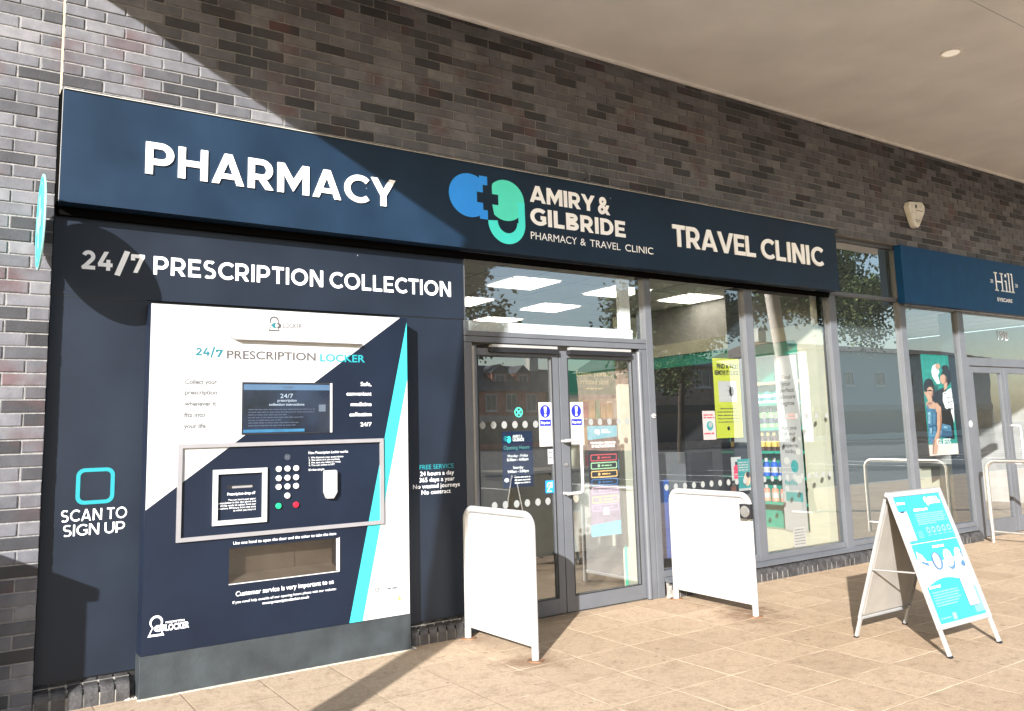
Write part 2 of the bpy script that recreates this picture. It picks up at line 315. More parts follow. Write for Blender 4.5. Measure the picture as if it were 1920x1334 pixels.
# ------------------------------------------------------------------ lettering
_tc = {}
def glyphs(txt, bold):
    k = (txt, bold)
    if k in _tc: return _tc[k]
    c = bpy.data.curves.new('t', 'FONT'); c.body = txt; c.offset = bold; c.dimensions = '2D'; c.fill_mode = 'FRONT'; c.resolution_u = 4
    o = bpy.data.objects.new('t', c); COL.objects.link(o)
    dg = bpy.context.evaluated_depsgraph_get(); me = o.evaluated_get(dg).to_mesh()
    vs = [(v.co.x, v.co.y) for v in me.vertices]; fs = [list(p.vertices) for p in me.polygons]
    o.evaluated_get(dg).to_mesh_clear(); bpy.data.objects.remove(o); bpy.data.curves.remove(c)
    _tc[k] = (vs, fs); return _tc[k]
CAP = max(v[1] for v in glyphs('H', 0.0)[0])
def text(mb, fr, txt, a0, a1, base, cap, lift=0.002, bold=0.012, align=None):
    vs, fs = glyphs(txt, bold)
    x0 = min(v[0] for v in vs); x1 = max(v[0] for v in vs); kz = cap / CAP
    if align is None: kx = (a1 - a0) / (x1 - x0); ox = a0
    else:
        kx = kz; wd = (x1 - x0) * kx
        ox = a0 if align == 'L' else (a1 - wd if align == 'R' else (a0 + a1) / 2 - wd / 2)
    mb.add([fr(ox + (x - x0) * kx, base + y * kz, lift) for x, y in vs], fs)
def bars(mb, fr, a0, a1, z, h, lift, seed=0, words=True):     # lines of print too small to read
    rnd = random.Random(seed); a = a0
    while a < a1 - h:
        wd = min(rnd.uniform(1.6, 5.5) * h, a1 - a)
        mb.rect(fr, a, a + wd, z, z + h * rnd.uniform(0.8, 1.0), lift)
        a += wd + h * 0.6

def arc(cx, cz, rx, rz, a0, a1, n=16):
    return [(cx + rx * math.cos(math.radians(a0 + (a1 - a0) * i / n)), cz + rz * math.sin(math.radians(a0 + (a1 - a0) * i / n))) for i in range(n + 1)]
def glyph(ch, t):
    h = t / 2; b = 1 - h
    if ch == 'P': return .74, [[(h, 0), (h, 1)], [(h, b), (.40, b)] + arc(.40, .65, .34 - h, .35 - h, 90, -90) + [(h, .30 + h)]]
    if ch == 'R': return .76, [[(h, 0), (h, 1)], [(h, b), (.40, b)] + arc(.40, .65, .33 - h, .35 - h, 90, -90) + [(h, .30 + h)], [(.36, .42), (.67, -.04)]]
    if ch == 'H': return .80, [[(h, 0), (h, 1)], [(.8 - h, 0), (.8 - h, 1)], [(h, .5), (.8 - h, .5)]]
    if ch == 'A': return .92, [[(.09, -.03), (.46, 1.02)], [(.83, -.03), (.46, 1.02)], [(.2, .26), (.72, .26)]]
    if ch == 'M': return .98, [[(h, 0), (h, 1)], [(.98 - h, 0), (.98 - h, 1)], [(h * .95, 1.02), (.49, .28), (.98 - h * .95, 1.02)]]
    if ch == 'C': return .80, [arc(.5, .5, .5 - h, .5 - h, 46, 314, 22)]
    if ch == 'G': return .86, [arc(.5, .5, .5 - h, .5 - h, 46, 325, 22), [(.86 - h, .52), (.86 - h, .14)], [(.55, .46), (.86, .46)]]
    if ch == 'Y': return .84, [[(.07, 1.05), (.42, .40)], [(.77, 1.05), (.42, .40)], [(.42, .46), (.42, 0)]]
    if ch == 'T': return .68, [[(0, b), (.68, b)], [(.34, b), (.34, 0)]]
    if ch == 'E': return .64, [[(h, 0), (h, 1)], [(h, b), (.64, b)], [(h, .5), (.58, .5)], [(h, h), (.65, h)]]
    if ch == 'L': return .60, [[(h, 1), (h, h), (.60, h)]]
    if ch == 'I': return t, [[(h, 0), (h, 1)]]
    if ch == 'S': return .68, [arc(.35, .735, .32 - h, .265 - h * .55, 38, 262, 14) + arc(.34, .275, .34 - h, .275 - h * .55, 82, -140, 14)]
    if ch == 'O': return 1.0, [arc(.5, .5, .5 - h, .5 - h, 0, 360, 32)]
    if ch == 'N': return .80, [[(h, 0), (h, 1)], [(.8 - h, 0), (.8 - h, 1)], [(h * .9, 1.04), (.8 - h * .9, -.04)]]
    if ch == 'V': return .90, [[(.07, 1.04), (.45, -.02)], [(.83, 1.04), (.45, -.02)]]
    if ch == 'U': return .78, [[(h, 1), (h, .39)] + arc(.39, .39, .39 - h, .39 - h, 180, 360) + [(.78 - h, 1)]]
    if ch == 'B': return .72, [[(h, 0), (h, 1)], [(h, b), (.38, b)] + arc(.38, .745, .29 - h, .255 - h, 90, -90) + [(h, .49 + h)], [(h, .53 - h), (.40, .53 - h)] + arc(.40, .265, .32 - h, .265 - h, 90, -90) + [(h, h)]]
    if ch == 'D': return .80, [[(h, 0), (h, 1)], [(h, b), (.34, b)] + arc(.34, .5, .46 - h, .5 - h, 90, -90, 18) + [(h, h)]]
    if ch == '2': return .66, [arc(.33, .68, .32 - h, .32 - h, 165, -38, 14) + [(.06, .04)], [(.03, h), (.66, h)]]
    if ch == '4': return .74, [[(.46, 1.06), (.10, .30)], [(.03, .30), (.74, .30)], [(.53, .58), (.53, 0)]]
    if ch == '7': return .64, [[(0, b), (.63, b)], [(.55, .95), (.20, -.03)], [(h * .8, .95), (h * .8, .66)]]
    if ch == '/': return .50, [[(.08, -.14), (.42, 1.1)]]
    if ch == '&': return .80, [[(.76, -.03), (.20, .66)] + arc(.36, .76, .18, .19, 200, -30, 12) + [(.22, .46)] + arc(.30, .26, .24, .19, 125, 300, 10) + [(.68, .44)]]
    return .35, []
def thick(pl, t, zmin, zmax):
    closed = (Vector(pl[0]) - Vector(pl[-1])).length < 1e-6
    pl = [q for i, q in enumerate(pl) if i == 0 or math.hypot(q[0] - pl[i - 1][0], q[1] - pl[i - 1][1]) > 1e-5]
    P = [Vector(p) for p in pl]; n = len(P); Lp = []; Rp = []
    for i in range(n):
        a = P[i] - P[i - 1] if i else (P[-1] - P[-2] if closed else P[1] - P[0])
        b = P[i + 1] - P[i] if i < n - 1 else (P[1] - P[0] if closed else a)
        a = a.normalized(); b = b.normalized(); na = Vector((-a.y, a.x)); nb = Vector((-b.y, b.x)); m = na + nb
        m = na if m.length < 1e-3 else m.normalized(); k = t / 2 / max(0.45, m.dot(na))
        Lp.append(P[i] + m * k); Rp.append(P[i] - m * k)
    out = []
    for i in range(n - 1):
        q = [tuple(Rp[i]), tuple(Rp[i + 1]), tuple(Lp[i + 1]), tuple(Lp[i])]
        for zc, sg in ((zmin, 1), (zmax, -1)):
            r = []
            for j in range(len(q)):
                p, s_ = q[j], q[(j + 1) % len(q)]; dp = (p[1] - zc) * sg; ds = (s_[1] - zc) * sg
                if dp >= 0: r.append(p)
                if (dp > 0 > ds) or (dp < 0 < ds):
                    k = dp / (dp - ds); r.append((p[0] + (s_[0] - p[0]) * k, p[1] + (s_[1] - p[1]) * k))
            q = r
            if len(q) < 3: break
        if len(q) >= 3: out.append(q)
    return out
def letters(mb, fr, txt, a0, a1, z0, z1, t=0.2, gap=0.10, depth=0.0, lift=0.002, space=.32):
    x = 0; polys = []
    for ch in txt:
        if ch == ' ': x += space; continue
        wd, st = glyph(ch, t)
        for k, pl in enumerate(st):
            lo, hi = (-.2, 1.2) if ch == '/' else (0, 1)
            tt = t * (.88 if ch in 'AE' and k == 2 else 1)
            polys += [(k, [(p[0] + x, p[1]) for p in q]) for q in thick(pl, tt, lo, hi)]
        x += wd + gap
    x -= gap; kx = (a1 - a0) / x; kz = z1 - z0
    for k, q in polys:
        q = [(a0 + p[0] * kx, z0 + p[1] * kz) for p in q]
        if depth: mb.prism(fr, q, lift, lift + depth + k * 0.0002)
        else: mb.poly(fr, q, lift + k * 0.0005)

# ================================================================== ground
mb = MB(PAVE); mb.box(-14, 30, -6.5, 12, -0.13, 0.0); struct(mb.build('pavement'))
ASPH = mat('asphalt', (0.06, 0.06, 0.062), 0.85, var=0.15, scale=3, bump=0.3, bscale=80)
mb = MB(ASPH); mb.add([(-300, -300, -0.14), (400, -300, -0.14), (400, 300, -0.14), (-300, 300, -0.14)], [(0, 1, 2, 3)]); struct(mb.build('ground'))
mb = MB(mat('concrete_kerb', (0.33, 0.32, 0.30), 0.8, var=0.1)); mb.box(-14, 30, -6.66, -6.503, -0.135, 0.004); struct(mb.build('kerb', bevel=0.012))
mb = MB(mat('white_road_paint', (0.62, 0.62, 0.60), 0.7, var=0.1))
for i in range(-6, 22): mb.box(i * 2.6, i * 2.6 + .1, -16.5, -11.8, -0.139, -0.134)
struct(mb.build('parking_markings'))

# ================================================================== brick building
bld = thing('brick_building', 'dark grey brick building front with pale mortar, running behind the shop signs under the canopy', 'building', (0.43, 0.1, 0))
mb = MB(BRICK)
rb = random.Random(3)
def brick(x0, x1, z0, z1):
    c = 0.002; e = lambda: abs(rb.gauss(0, .0022)); j = lambda: rb.uniform(-.0014, .0014); y = rb.uniform(-.002, .0015)
    x0 += j(); x1 += j(); z0 += j(); z1 += j(); tl = rb.uniform(-.0012, .0012)
    v = [(x0, .03, z0), (x1, .03, z0), (x1, .03, z1), (x0, .03, z1),
         (x0, y + c, z0), (x1, y + c, z0), (x1, y + c, z1), (x0, y + c, z1),
         (x0 + c + e(), y + tl, z0 + c + e()), (x1 - c - e(), y + tl, z0 + c + e()), (x1 - c - e(), y - tl, z1 - c - e()), (x0 + c + e(), y - tl, z1 - c - e())]
    mb.add(v, [(8, 9, 10, 11), (4, 5, 9, 8), (5, 6, 10, 9), (6, 7, 11, 10), (7, 4, 8, 11), (0, 1, 5, 4), (1, 2, 6, 5), (2, 3, 7, 6), (3, 0, 4, 7)])
Z0 = 3.964
for i in range(-20, 54):
    zt = Z0 - .075 * i - .005; zb = zt - .065
    if zb < -.09: continue
    x = .4325
    first = True
    while x > -2.6:
        ln = .1025 if (first and i % 2) else .215
        brick(x - ln, x, zb, zt); x -= ln + .010; first = False
    if i <= 5:
        x = .4455; first = True
        while x < 15.5:
            ln = .1025 if (first and i % 2) else .215
            brick(x, x + ln, zb, zt); x += ln + .010; first = False
mb.build('brick_facing', bld)
mb = MB(MORTAR); mb.box(-2.6, .4315, .0065, .30, -.1, 5.5); mb.box(.4455, 15.6, .0065, .30, 3.512, 5.5); mb.build('mortar_bed', bld)
mb = MB(MORTAR); mb.box(.4322, 2.948, .1215, .30, -.1, 3.511); mb.build('core_wall', bld); mb = MB(MORTAR); mb.box(2.9495, 3.24, .1215, .283, -.1, 3.511); mb.build('core_wall', bld)
mb = MB(mat('beige_joint_sealant', (0.36, 0.31, 0.24), 0.7)); mb.box(.4327, .4452, .001, .05, 3.53, 5.5); mb.build('movement_joint', bld)
mb = MB(mat('pale_lead_flashing', (0.52, 0.49, 0.44), 0.6)); mb.add([(.45, -.10, 3.534), (7.80, -.10, 3.534), (7.80, -.001, 3.556), (.45, -.001, 3.556), (.45, -.10, 3.538), (7.80, -.10, 3.538), (7.80, -.001, 3.561), (.45, -.001, 3.561)], [(4, 5, 6, 7), (0, 1, 5, 4), (1, 2, 6, 5), (3, 0, 4, 7), (3, 2, 1, 0)]); mb.build('flashing', bld)
BULL = mat('dark_plinth_brick', (0.038, 0.036, 0.037), 0.6, var=0.28, scale=14, bump=0.4, bscale=60)
def bullnose(name, x0, x1):
    m = MB(BULL); m2 = MB(mat('dirty_mortar', (0.22, 0.21, 0.19), 0.9, var=0.2, scale=20)); n = max(1, round((x1 - x0) / .0765)); wd = (x1 - x0) / n; r = random.Random(n)
    for i in range(n):
        a = x0 + i * wd + .0065; b = x0 + (i + 1) * wd - .0065; y = r.uniform(-.004, .003); z = r.uniform(-.003, .003)
        pr = [(.09, -.1), (y, -.1), (y, .062 + z)] + [(y + .05 - .05 * math.cos(math.radians(t)), .062 + z + .05 * math.sin(math.radians(t))) for t in (18, 36, 54, 72)] + [(y + .055, .115 + z), (.09, .135 + z)]
        vs = [(a, q[0], q[1]) for q in pr] + [(b, q[0], q[1]) for q in pr]; k = len(pr)
        m.add(vs, [list(range(k))[::-1], list(range(k, 2 * k))] + [(j, (j + 1) % k, k + (j + 1) % k, k + j) for j in range(k)])
    m2.box(x0 + .002, x1 - .002, .006, .09, -.1, .066); m2.box(x0 + .002, x1 - .002, .028, .09, .066, .10); m2.box(x0 + .002, x1 - .002, .06, .092, .10, .122)
    o = m.build(name, bld); m2.build('plinth_mortar', o)
bullnose('bullnose_plinth', .436, .925); bullnose('bullnose_plinth', 2.715, 3.215); bullnose('bullnose_plinth', 5.235, 10.40); bullnose('bullnose_plinth', 12.6, 15.4)
mb = MB(mat('cement_lump', (0.40, 0.37, 0.33), 0.9, var=0.2, scale=25, bump=0.6)); rr = random.Random(5)
for x0, x1, ya, yb, k, r in ((.90, .97, -.02, .06, 9, .016), (2.68, 2.73, -.06, .05, 10, .018), (5.20, 5.28, -.06, .06, 9, .02), (.97, 2.68, -.088, -.072, 90, .006)):
    for _ in range(k):
        x, y, q = rr.uniform(x0, x1), rr.uniform(ya, yb), r * rr.uniform(.5, 1)
        mb.add([(x - q, y - q * .8, 0), (x + q, y - q * .6, 0), (x + q * .7, y + q, 0), (x - q * .8, y + q * .7, 0), (x + rr.uniform(-q, q) * .3, y, q * .7)], [(0, 1, 4), (1, 2, 4), (2, 3, 4), (3, 0, 4)])
o = mb.build('mortar_crumbs'); o['kind'] = 'stuff'
mb = MB(mat('sand_bedding', (0.40, 0.36, 0.30), 0.9, var=.15, scale=30)); mb.box(.95, 2.69, -.078, -.055, 0, .006); mb.build('bedding_joint', bld)

# upper and inner shell of the two shops (walls, floor, ceiling)
shell = thing('shop_interior', 'pale walls, tiled ceiling and dark floor of the pharmacy and optician seen through the glass', 'room', (5, 5, 0))
mb = MB(mat('interior_wall_paint', (0.30, 0.30, 0.295), 0.8)); mb.box(2.95, 3.05, .32, 9, 0, 3.04); mb.box(2.95, 15.5, 9, 9.1, 0, 3.04); mb.box(7.905, 8.0, .30, 9, 0, 3.04); mb.box(8.0, 9.0, .30, .34, 0, 3.5); mb.box(15.4, 15.5, .3, 9, 0, 3.04); mb.box(8.9, 9.0, .34, 9, 0, 3.04); mb.build('inner_wall', shell)
mb = MB(mat('brown_vinyl_floor', (0.16, 0.13, 0.105), 0.35, var=0.12, scale=2)); mb.box(2.95, 15.5, .10, 9, -.02, .006); mb.build('shop_floor', shell)
CEIL = mat('ceiling_tile', (0.66, 0.66, 0.70), 0.85, var=0.02)
mb = MB(CEIL); mb.box(3.05, 15.4, .30, 9, 3.05, 3.10); mb.build('ceiling', shell)
mb = MB(mat('ceiling_grid', (0.42, 0.42, 0.46), 0.6))
for k in range(21): mb.box(3.12 + k * .6 - .006, 3.12 + k * .6 + .006, .3, 9, 3.045, 3.052)
for k in range(15): mb.box(3.05, 15.4, .43 + k * .6 - .006, .43 + k * .6 + .006, 3.044, 3.053)
mb.build('ceiling_grid', shell)
mb = MB(mat('cream_bulkhead', (0.45, 0.45, 0.46), 0.7)); mb.box(3.05, 15.4, .285, .30, 2.92, 3.5); mb.build('bulkhead', shell)
LAMP = mat('light_panel_glow', (0.9, 0.88, 0.8), 0.6, var=0, emit=((1.0, 0.90, 0.74), 3.2))
mb = MB(mat('light_panel_rim', (0.8, 0.8, 0.8), 0.5, var=0)); mb.rring(Fr((0, 0, 0), (1, 0, 0), (0, -1, 0)), -.3, .3, -.3, .3, .015, .0, .006)
lp0 = thing('ceiling_light_panel', 'square glowing ceiling light panel inside the pharmacy, seen through the glass over the doors', 'ceiling light', (0, 0, 0), 'light panels in the pharmacy ceiling')
o = mb.build('rim', lp0); mb = MB(LAMP); mb.rect(Fr((0, 0, 0), (1, 0, 0), (0, -1, 0)), -.285, .285, -.285, .285, .003); mb.build('diffuser', lp0)
first = True
for ix, x in enumerate((3.72, 5.04, 6.36, 7.56)):
    for iy, y in enumerate((1.85, 3.18, 4.5, 5.8)):
        if ix == 3 and iy > 0: continue
        c = lp0 if first else copy_tree(lp0)
        c.location = (x, y, 3.043)
        if ix >= 2: c['label'] = 'square glowing ceiling light panel inside the pharmacy, seen through the tall windows right of the doors'
        first = False
for k, (x, y) in enumerate(((9.6, 3.2), (11.2, 2.6), (12.8, 3.2))):
    c = copy_tree(lp0); c.location = (x, y, 3.043); c['label'] = ('glowing ceiling light above the two-women poster in the optician', 'glowing ceiling light behind the door number in the optician', 'glowing ceiling light deepest right inside the optician')[k]; c['group'] = 'light panels in the optician ceiling'

# ================================================================== canopy
can = thing('canopy', 'wide beige concrete canopy with a pale trim along the brick wall', 'canopy', (5, -2, 4.766))
mb = MB(SOFF); mb.box(-.47, 18, -2.308, -.03, 4.766, 5.25); mb.box(-.47, 18, -3.83, -2.314, 4.766, 5.25); mb.box(-.47, 18, -2.314, -2.308, 4.80, 5.25); mb.build('soffit', can)
mb = MB(TRIMW); mb.box(-.47, 18, -.030, -.004, 4.742, 4.766); mb.build('soffit_trim', can)
dl = thing('downlight', 'round recessed white downlight in the beige canopy soffit', 'downlight', (7.367, -1.715, 4.766))
F = Fr((7.367, -1.715, 4.766), (1, 0, 0), (0, -1, 0))
n = 36; cc = lambda r: [(r * math.cos(2 * math.pi * i / n), r * math.sin(2 * math.pi * i / n)) for i in range(n)]
mb = MB(mat('cream_downlight_rim', (0.90, 0.88, 0.84), 0.4, var=0)); mb.ring(F, cc(.092), cc(.074), 0, .010); mb.build('rim', dl)
mb = MB(mat('downlight_lens', (0.85, 0.82, 0.76), 0.3, var=0, emit=((1.0, 0.86, 0.68), 0.16))); mb.disc(F, 0, 0, .0745, .004); mb.build('lens', dl)
INNER_C = mat('added_dark_cover', (0.035, 0.036, 0.04), 0.5)  # dark cover added so the column's mirrored streak ends part-way down
COLM = mat('cream_column_paint', (0.50, 0.47, 0.43), 0.5)
def column(label, a, b):
    t = thing('canopy_column', label, 'column', (a[0], a[1], 0), 'leaning columns along the canopy edge')
    m = MB(COLM); m.tube([a, b], .115, 20); m.build('shaft', t)
    if a[0] > 5: m = MB(INNER_C); m.tube([a, tuple(Vector(a).lerp(Vector(b), .46))], .1165, 20); m.build('added_streak_mask', t)  # added cover on the right-hand column only, to cut its streak in the glass
    m = MB(STEEL); m.box(a[0] - .2, a[0] + .2, a[1] - .2, a[1] + .2, 0, .025); m.build('base_plate', t)
column('leaning round cream column, its shadow across the paving beside the locker', (-1.36, -3.47, 0), (-.50, -3.47, 4.78))
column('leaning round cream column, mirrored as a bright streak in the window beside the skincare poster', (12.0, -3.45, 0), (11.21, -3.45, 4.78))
cb = thing('street_cabinet', 'grey street cabinet with overhanging lid, its shadow on the lower left wall', 'cabinet', (-.65, -.6, 0))
mb = MB(PLGREY); mb.box(-1.06, -.385, -.89, -.40, 0, 1.10); mb.build('body', cb, .01)
mb = MB(PLGREY); mb.box(-1.09, -.325, -.89, -.30, 1.10, 1.172); mb.build('lid', cb, .008)

# ================================================================== navy cladding left of the doors
cl = thing('wall_cladding', 'navy wall panels round the locker, lettered 24/7 PRESCRIPTION COLLECTION', 'cladding', (.44, .07, 0))
W7 = wallfr(.07)
def slab(name, x0, x1, z0, z1, m=NAVY):
    b = MB(m); b.box(x0, x1, .07, .09, z0, z1); return b.build(name, cl, .0015)
hd = slab('header_panel', .44, 3.235, 2.330, 2.842); lf = slab('side_panel', .44, 1.02, .145, 2.327); rg = slab('side_panel', 2.60, 3.225, .143, 2.322)
mb = MB(FRAMED); mb.box(.436, 3.23, .091, .12, .11, 2.84); mb.build('backing_board', cl)
mb = MB(LWHITE); letters(mb, W7, '24', .593, .762, 2.497, 2.613); letters(mb, W7, '/', .776, .856, 2.49, 2.615); letters(mb, W7, '7', .866, .943, 2.497, 2.613); mb.build('lettering', hd)
mb = MB(LWHITE); letters(mb, W7, 'PRESCRIPTION', .995, 2.100, 2.497, 2.613, t=.175, gap=.13); mb.build('lettering', hd)
mb = MB(LWHITE); letters(mb, W7, 'COLLECTION', 2.149, 3.122, 2.497, 2.613, t=.175, gap=.13); mb.build('lettering', hd)
mb = MB(LWHITE); letters(mb, W7, 'SCAN TO', .540, .887, 1.018, 1.084, t=.14, gap=.12); mb.build('lettering', lf); mb = MB(LWHITE); letters(mb, W7, 'SIGN UP', .553, .878, .936, 1.000, t=.14, gap=.12); mb.build('lettering', lf)
def rrect(a0, a1, b0, b1, r, n=6):
    p = []
    for cx, cz, s0 in ((a1 - r, b1 - r, 0), (a0 + r, b1 - r, 90), (a0 + r, b0 + r, 180), (a1 - r, b0 + r, 270)): p += arc(cx, cz, r, r, s0, s0 + 90, n)
    return p
mb = MB(CYAN); mb.ring(W7, rrect(.611, .815, 1.110, 1.318, .045), rrect(.633, .793, 1.132, 1.296, .026), .001, .003); mb.build('code_frame', lf)
mb = MB(CYAN); text(mb, W7, 'FREE SERVICE', 2.835, 3.120, 1.206, .032, bold=.004); mb.build('lettering', rg)
for s_, a, b, z in (('24 hours a day', 2.838, 3.121, 1.160), ('365 days a year', 2.832, 3.124, 1.115), ('No wasted journeys', 2.780, 3.168, 1.070), ('No contract', 2.848, 3.09, 1.026)): mb = MB(LWHITE); text(mb, W7, s_, a, b, z, .030, bold=.004); mb.build('lettering', rg)
mb = MB(FRAMED)
mb.box(.44, .96, .0685, .0705, 2.3267, 2.3303); mb.build('seam', cl); mb = MB(FRAMED)
mb.box(2.66, 3.225, .0685, .0705, 2.3235, 2.3275); mb.build('seam', cl)

# ================================================================== fascia sign
fs = thing('fascia_sign', 'long navy shop fascia reading PHARMACY, AMIRY & GILBRIDE, TRAVEL CLINIC', 'shop sign', (4, -.09, 2.85))
mb = MB(FASC); mb.box(.447, 7.80, -.09, .02, 2.855, 3.534); bd = mb.build('board', fs)
mb = MB(ALU); mb.box(.4435, .4465, -.0895, -.082, 2.853, 3.533); mb.build('end_trim', fs); SHADEBLK = mat('painted_shade_black', (0.004, 0.004, 0.004), 1.0, var=0, spec=0.0); mb = MB(SHADEBLK); mb.box(.4355, .4465, -.0815, .06, 2.853, 3.533); mb.build('painted_end_shade', fs)  # black box paints in the dark gap beside the board's left end
mb = MB(SHADEBLK); mb.box(.447, 7.78, .03, .066, 2.806, 2.8545); mb.build('bottom_channel', fs)  # black trim that also paints in the shadow under the fascia
WF = wallfr(-.09)
mb = MB(LWHITE); letters(mb, WF, 'PHARMACY', .902, 2.580, 3.088, 3.290, t=.19, gap=.12, depth=.010); mb.build('lettering', fs)
mb = MB(LWHITE); letters(mb, WF, 'TRAVEL', 5.354, 6.474, 3.093, 3.296, t=.19, gap=.07, depth=.010); mb.build('lettering', fs); mb = MB(LWHITE); letters(mb, WF, 'CLINIC', 6.560, 7.538, 3.093, 3.300, t=.19, gap=.14, depth=.010); mb.build('lettering', fs)
mb = MB(LWHITE); letters(mb, WF, 'AMIRY', 3.780, 4.452, 3.297, 3.437, t=.225, gap=.08); mb.build('lettering', fs); mb = MB(LWHITE); text(mb, WF, '&', 4.487, 4.625, 3.294, .142, .002, .035); mb.build('lettering', fs)
mb = MB(LWHITE); letters(mb, WF, 'GILBRIDE', 3.777, 4.787, 3.108, 3.252, t=.225, gap=.10); mb.build('lettering', fs); mb = MB(LWHITE)
text(mb, WF, 'PHARMACY', 3.777, 4.245, 2.990, .060, bold=.0); mb.build('lettering', fs)
for s_, a, b in (('&', 4.282, 4.340), ('TRAVEL', 4.385, 4.722), ('CLINIC', 4.778, 5.107)): mb = MB(LWHITE); text(mb, WF, s_, a, b, 2.990, .060, bold=.0); mb.build('lettering', fs)
lg = MB(BLUE)
el = arc(3.212, 3.272, .183, .172, 0, 360, 40)[:-1]
lg.poly(WF, el, .002); lg.rect(WF, 3.30, 3.374, 3.098, 3.442, .0026); lg.rect(WF, 3.2, 3.31, 3.135, 3.405, .0032)
lg.use(TEAL); bw = [(3.417, 3.225), (3.417, 3.374)] + arc(3.545, 3.275, .176, .166, 134, -130, 30)
lg.poly(WF, bw, .002)
lg.use(TEAL2); lg.poly(WF, [(3.660, 3.09), (3.725, 3.09), (3.7235, 3.275), (3.660, 3.275)], .0026)
o_ = arc(3.55, 3.095, .175, .172, 180, 360, 24); i_ = arc(3.555, 3.103, .092, .093, 180, 360, 24)
for k in range(24): lg.poly(WF, [o_[k], o_[k + 1], i_[k + 1], i_[k]], .0032)
logo = lg.build('logo', fs)
mb = MB(FASC); mb.rect(WF, 3.332, 3.413, 3.171, 3.371, .0042); mb.rect(WF, 3.277, 3.472, 3.226, 3.309, .0046); mb.build('logo_cross', logo)

# ================================================================== projecting sign
ps = thing('projecting_sign', 'round cyan sign seen edge-on, projecting from the brick left of the fascia', 'sign', (.345, 0, 2.668))
FX = Fr((.343, 0, 2.672), (0, -1, 0), (0, 0, 1)); RS = .264; cy = .285
n = 48
mb = MB(mat('sign_pale_rim', (0.22, 0.40, 0.40), 0.4, var=0)); mb.disc(FX, cy, 0, RS, -.010, 0, n); mb.build('rim', ps, .002)
mb = MB(mat('sign_cyan', (0.02, 0.34, 0.38), 0.4, var=.02)); mb.disc(FX, cy, 0, RS - .014, .0015, None, n); mb.use(mat('sign_pale_mark', (0.20, 0.42, 0.42), .4, var=0)); cr = lambda r: [(cy + r * math.cos(2 * math.pi * i / n), r * math.sin(2 * math.pi * i / n)) for i in range(n)]
mb.ring(FX, cr(RS - .045), cr(RS - .053), .0018, .0024); mb.rect(FX, cy - .05, cy + .05, -.15, .15, .003); mb.rect(FX, cy - .15, cy + .15, -.05, .05, .0036); mb.build('face', ps)
mb = MB(BLACK); mb.box(.350, .360, -.06, .02, 2.65, 2.685); mb.box(.338, .372, -.006, .002, 2.60, 2.735); mb.build('bracket', ps)

# ================================================================== prescription locker
YL = -.07; lk = thing('prescription_locker', 'white and navy 24/7 prescription locker with keypad, screen and hatch built into the wall', 'locker', (1.82, YL, 0))
FL = wallfr(YL)
mb = MB(LNAVY); mb.box(.962, 1.449, YL, .068, .240, 2.293); mb.box(2.160, 2.676, YL, .068, .240, 2.293); mb.box(1.449, 2.160, YL, .068, .800, 2.293); mb.box(1.449, 2.160, YL, .068, .240, .583); body = mb.build('body', lk)
mb = MB(PLGREY); mb.box(.957, 2.682, YL + .004, .068, -.02, .238); mb.build('plinth', lk, .002)
mb = MB(WHITE); mb.poly(FL, [(.964, 1.062), (2.622, 2.291), (.964, 2.291)], .001); mb.poly(FL, [(2.327, .242), (2.674, .242), (2.674, 1.850)], .001)
mb.use(mat('bright_cyan_print', (0.03, 0.37, 0.395), 0.45, var=0.02)); mb.poly(FL, [(2.232, .242), (2.327, .242), (2.674, 1.850), (2.674, 2.262)], .001); mb.build('printed_front', lk)
def put(m_, fn): q = MB(m_); fn(q); return q.build('lettering', lk)
put(TCYAN, lambda q: (letters(q, FL, '24', 1.226, 1.310, 1.982, 2.030, t=.2), letters(q, FL, '/', 1.314, 1.343, 1.978, 2.034, t=.18), letters(q, FL, '7', 1.347, 1.391, 1.975, 2.023)))
put(DKTXT, lambda q: text(q, FL, 'PRESCRIPTION', 1.415, 1.996, 1.968, .050, bold=.016))
put(CYAN, lambda q: text(q, FL, 'LOCKER', 2.026, 2.350, 1.965, .048, .003, bold=.022))
for s_, a, b, z in (('Collect your', 1.168, 1.358, 1.806), ('prescription', 1.168, 1.359, 1.741), ('whenever it', 1.167, 1.356, 1.672), ('fits into', 1.166, 1.290, 1.604), ('your life', 1.166, 1.295, 1.536)): put(GRTXT, lambda q: text(q, FL, s_, a, b, z, .027, bold=.03))
for s_, a, z in (('Safe,', 2.318, 1.802), ('convenient', 2.215, 1.736), ('medicine', 2.245, 1.664), ('collection', 2.236, 1.595), ('24/7', 2.315, 1.526)): put(LWHITE, lambda q: text(q, FL, s_, a, 2.397, z, .026, bold=.008))
put(LWHITE, lambda q: text(q, FL, 'How Prescription Locker works:', 1.950, 2.225, 1.352, .017, bold=.0))
for k, s_ in enumerate(('1. We dispense your prescription', '2. We store it in the machine', "3. We text you when it's ready", '4. You can collect it 24/7')): put(LWHITE, lambda q: text(q, FL, s_, 1.951, (2.190, 2.165, 2.172, 2.13)[k], 1.323 - k * .0165, .011, bold=-.004))
for s_, a, b, z, h_, bo in (("It's that simple", 1.951, 2.057, 1.243, .014, .0), ('Use one hand to open the door and the other to take the item', 1.473, 2.139, .818, .018, .0), ('Customer service is very important to us', 1.493, 2.122, .508, .028, .008), ('If you need help outside of our opening hours please visit our website:', 1.475, 2.139, .466, .015, 0), ('www.prescriptionlocker.co.uk', 1.655, 1.958, .438, .016, .01), ('PRESCRIPTION', 1.091, 1.196, .407, .010, .01), ('LOCKER', 1.092, 1.223, .366, .033, .03)): put(LWHITE, lambda q: text(q, FL, s_, a, b, z, h_, bold=bo))
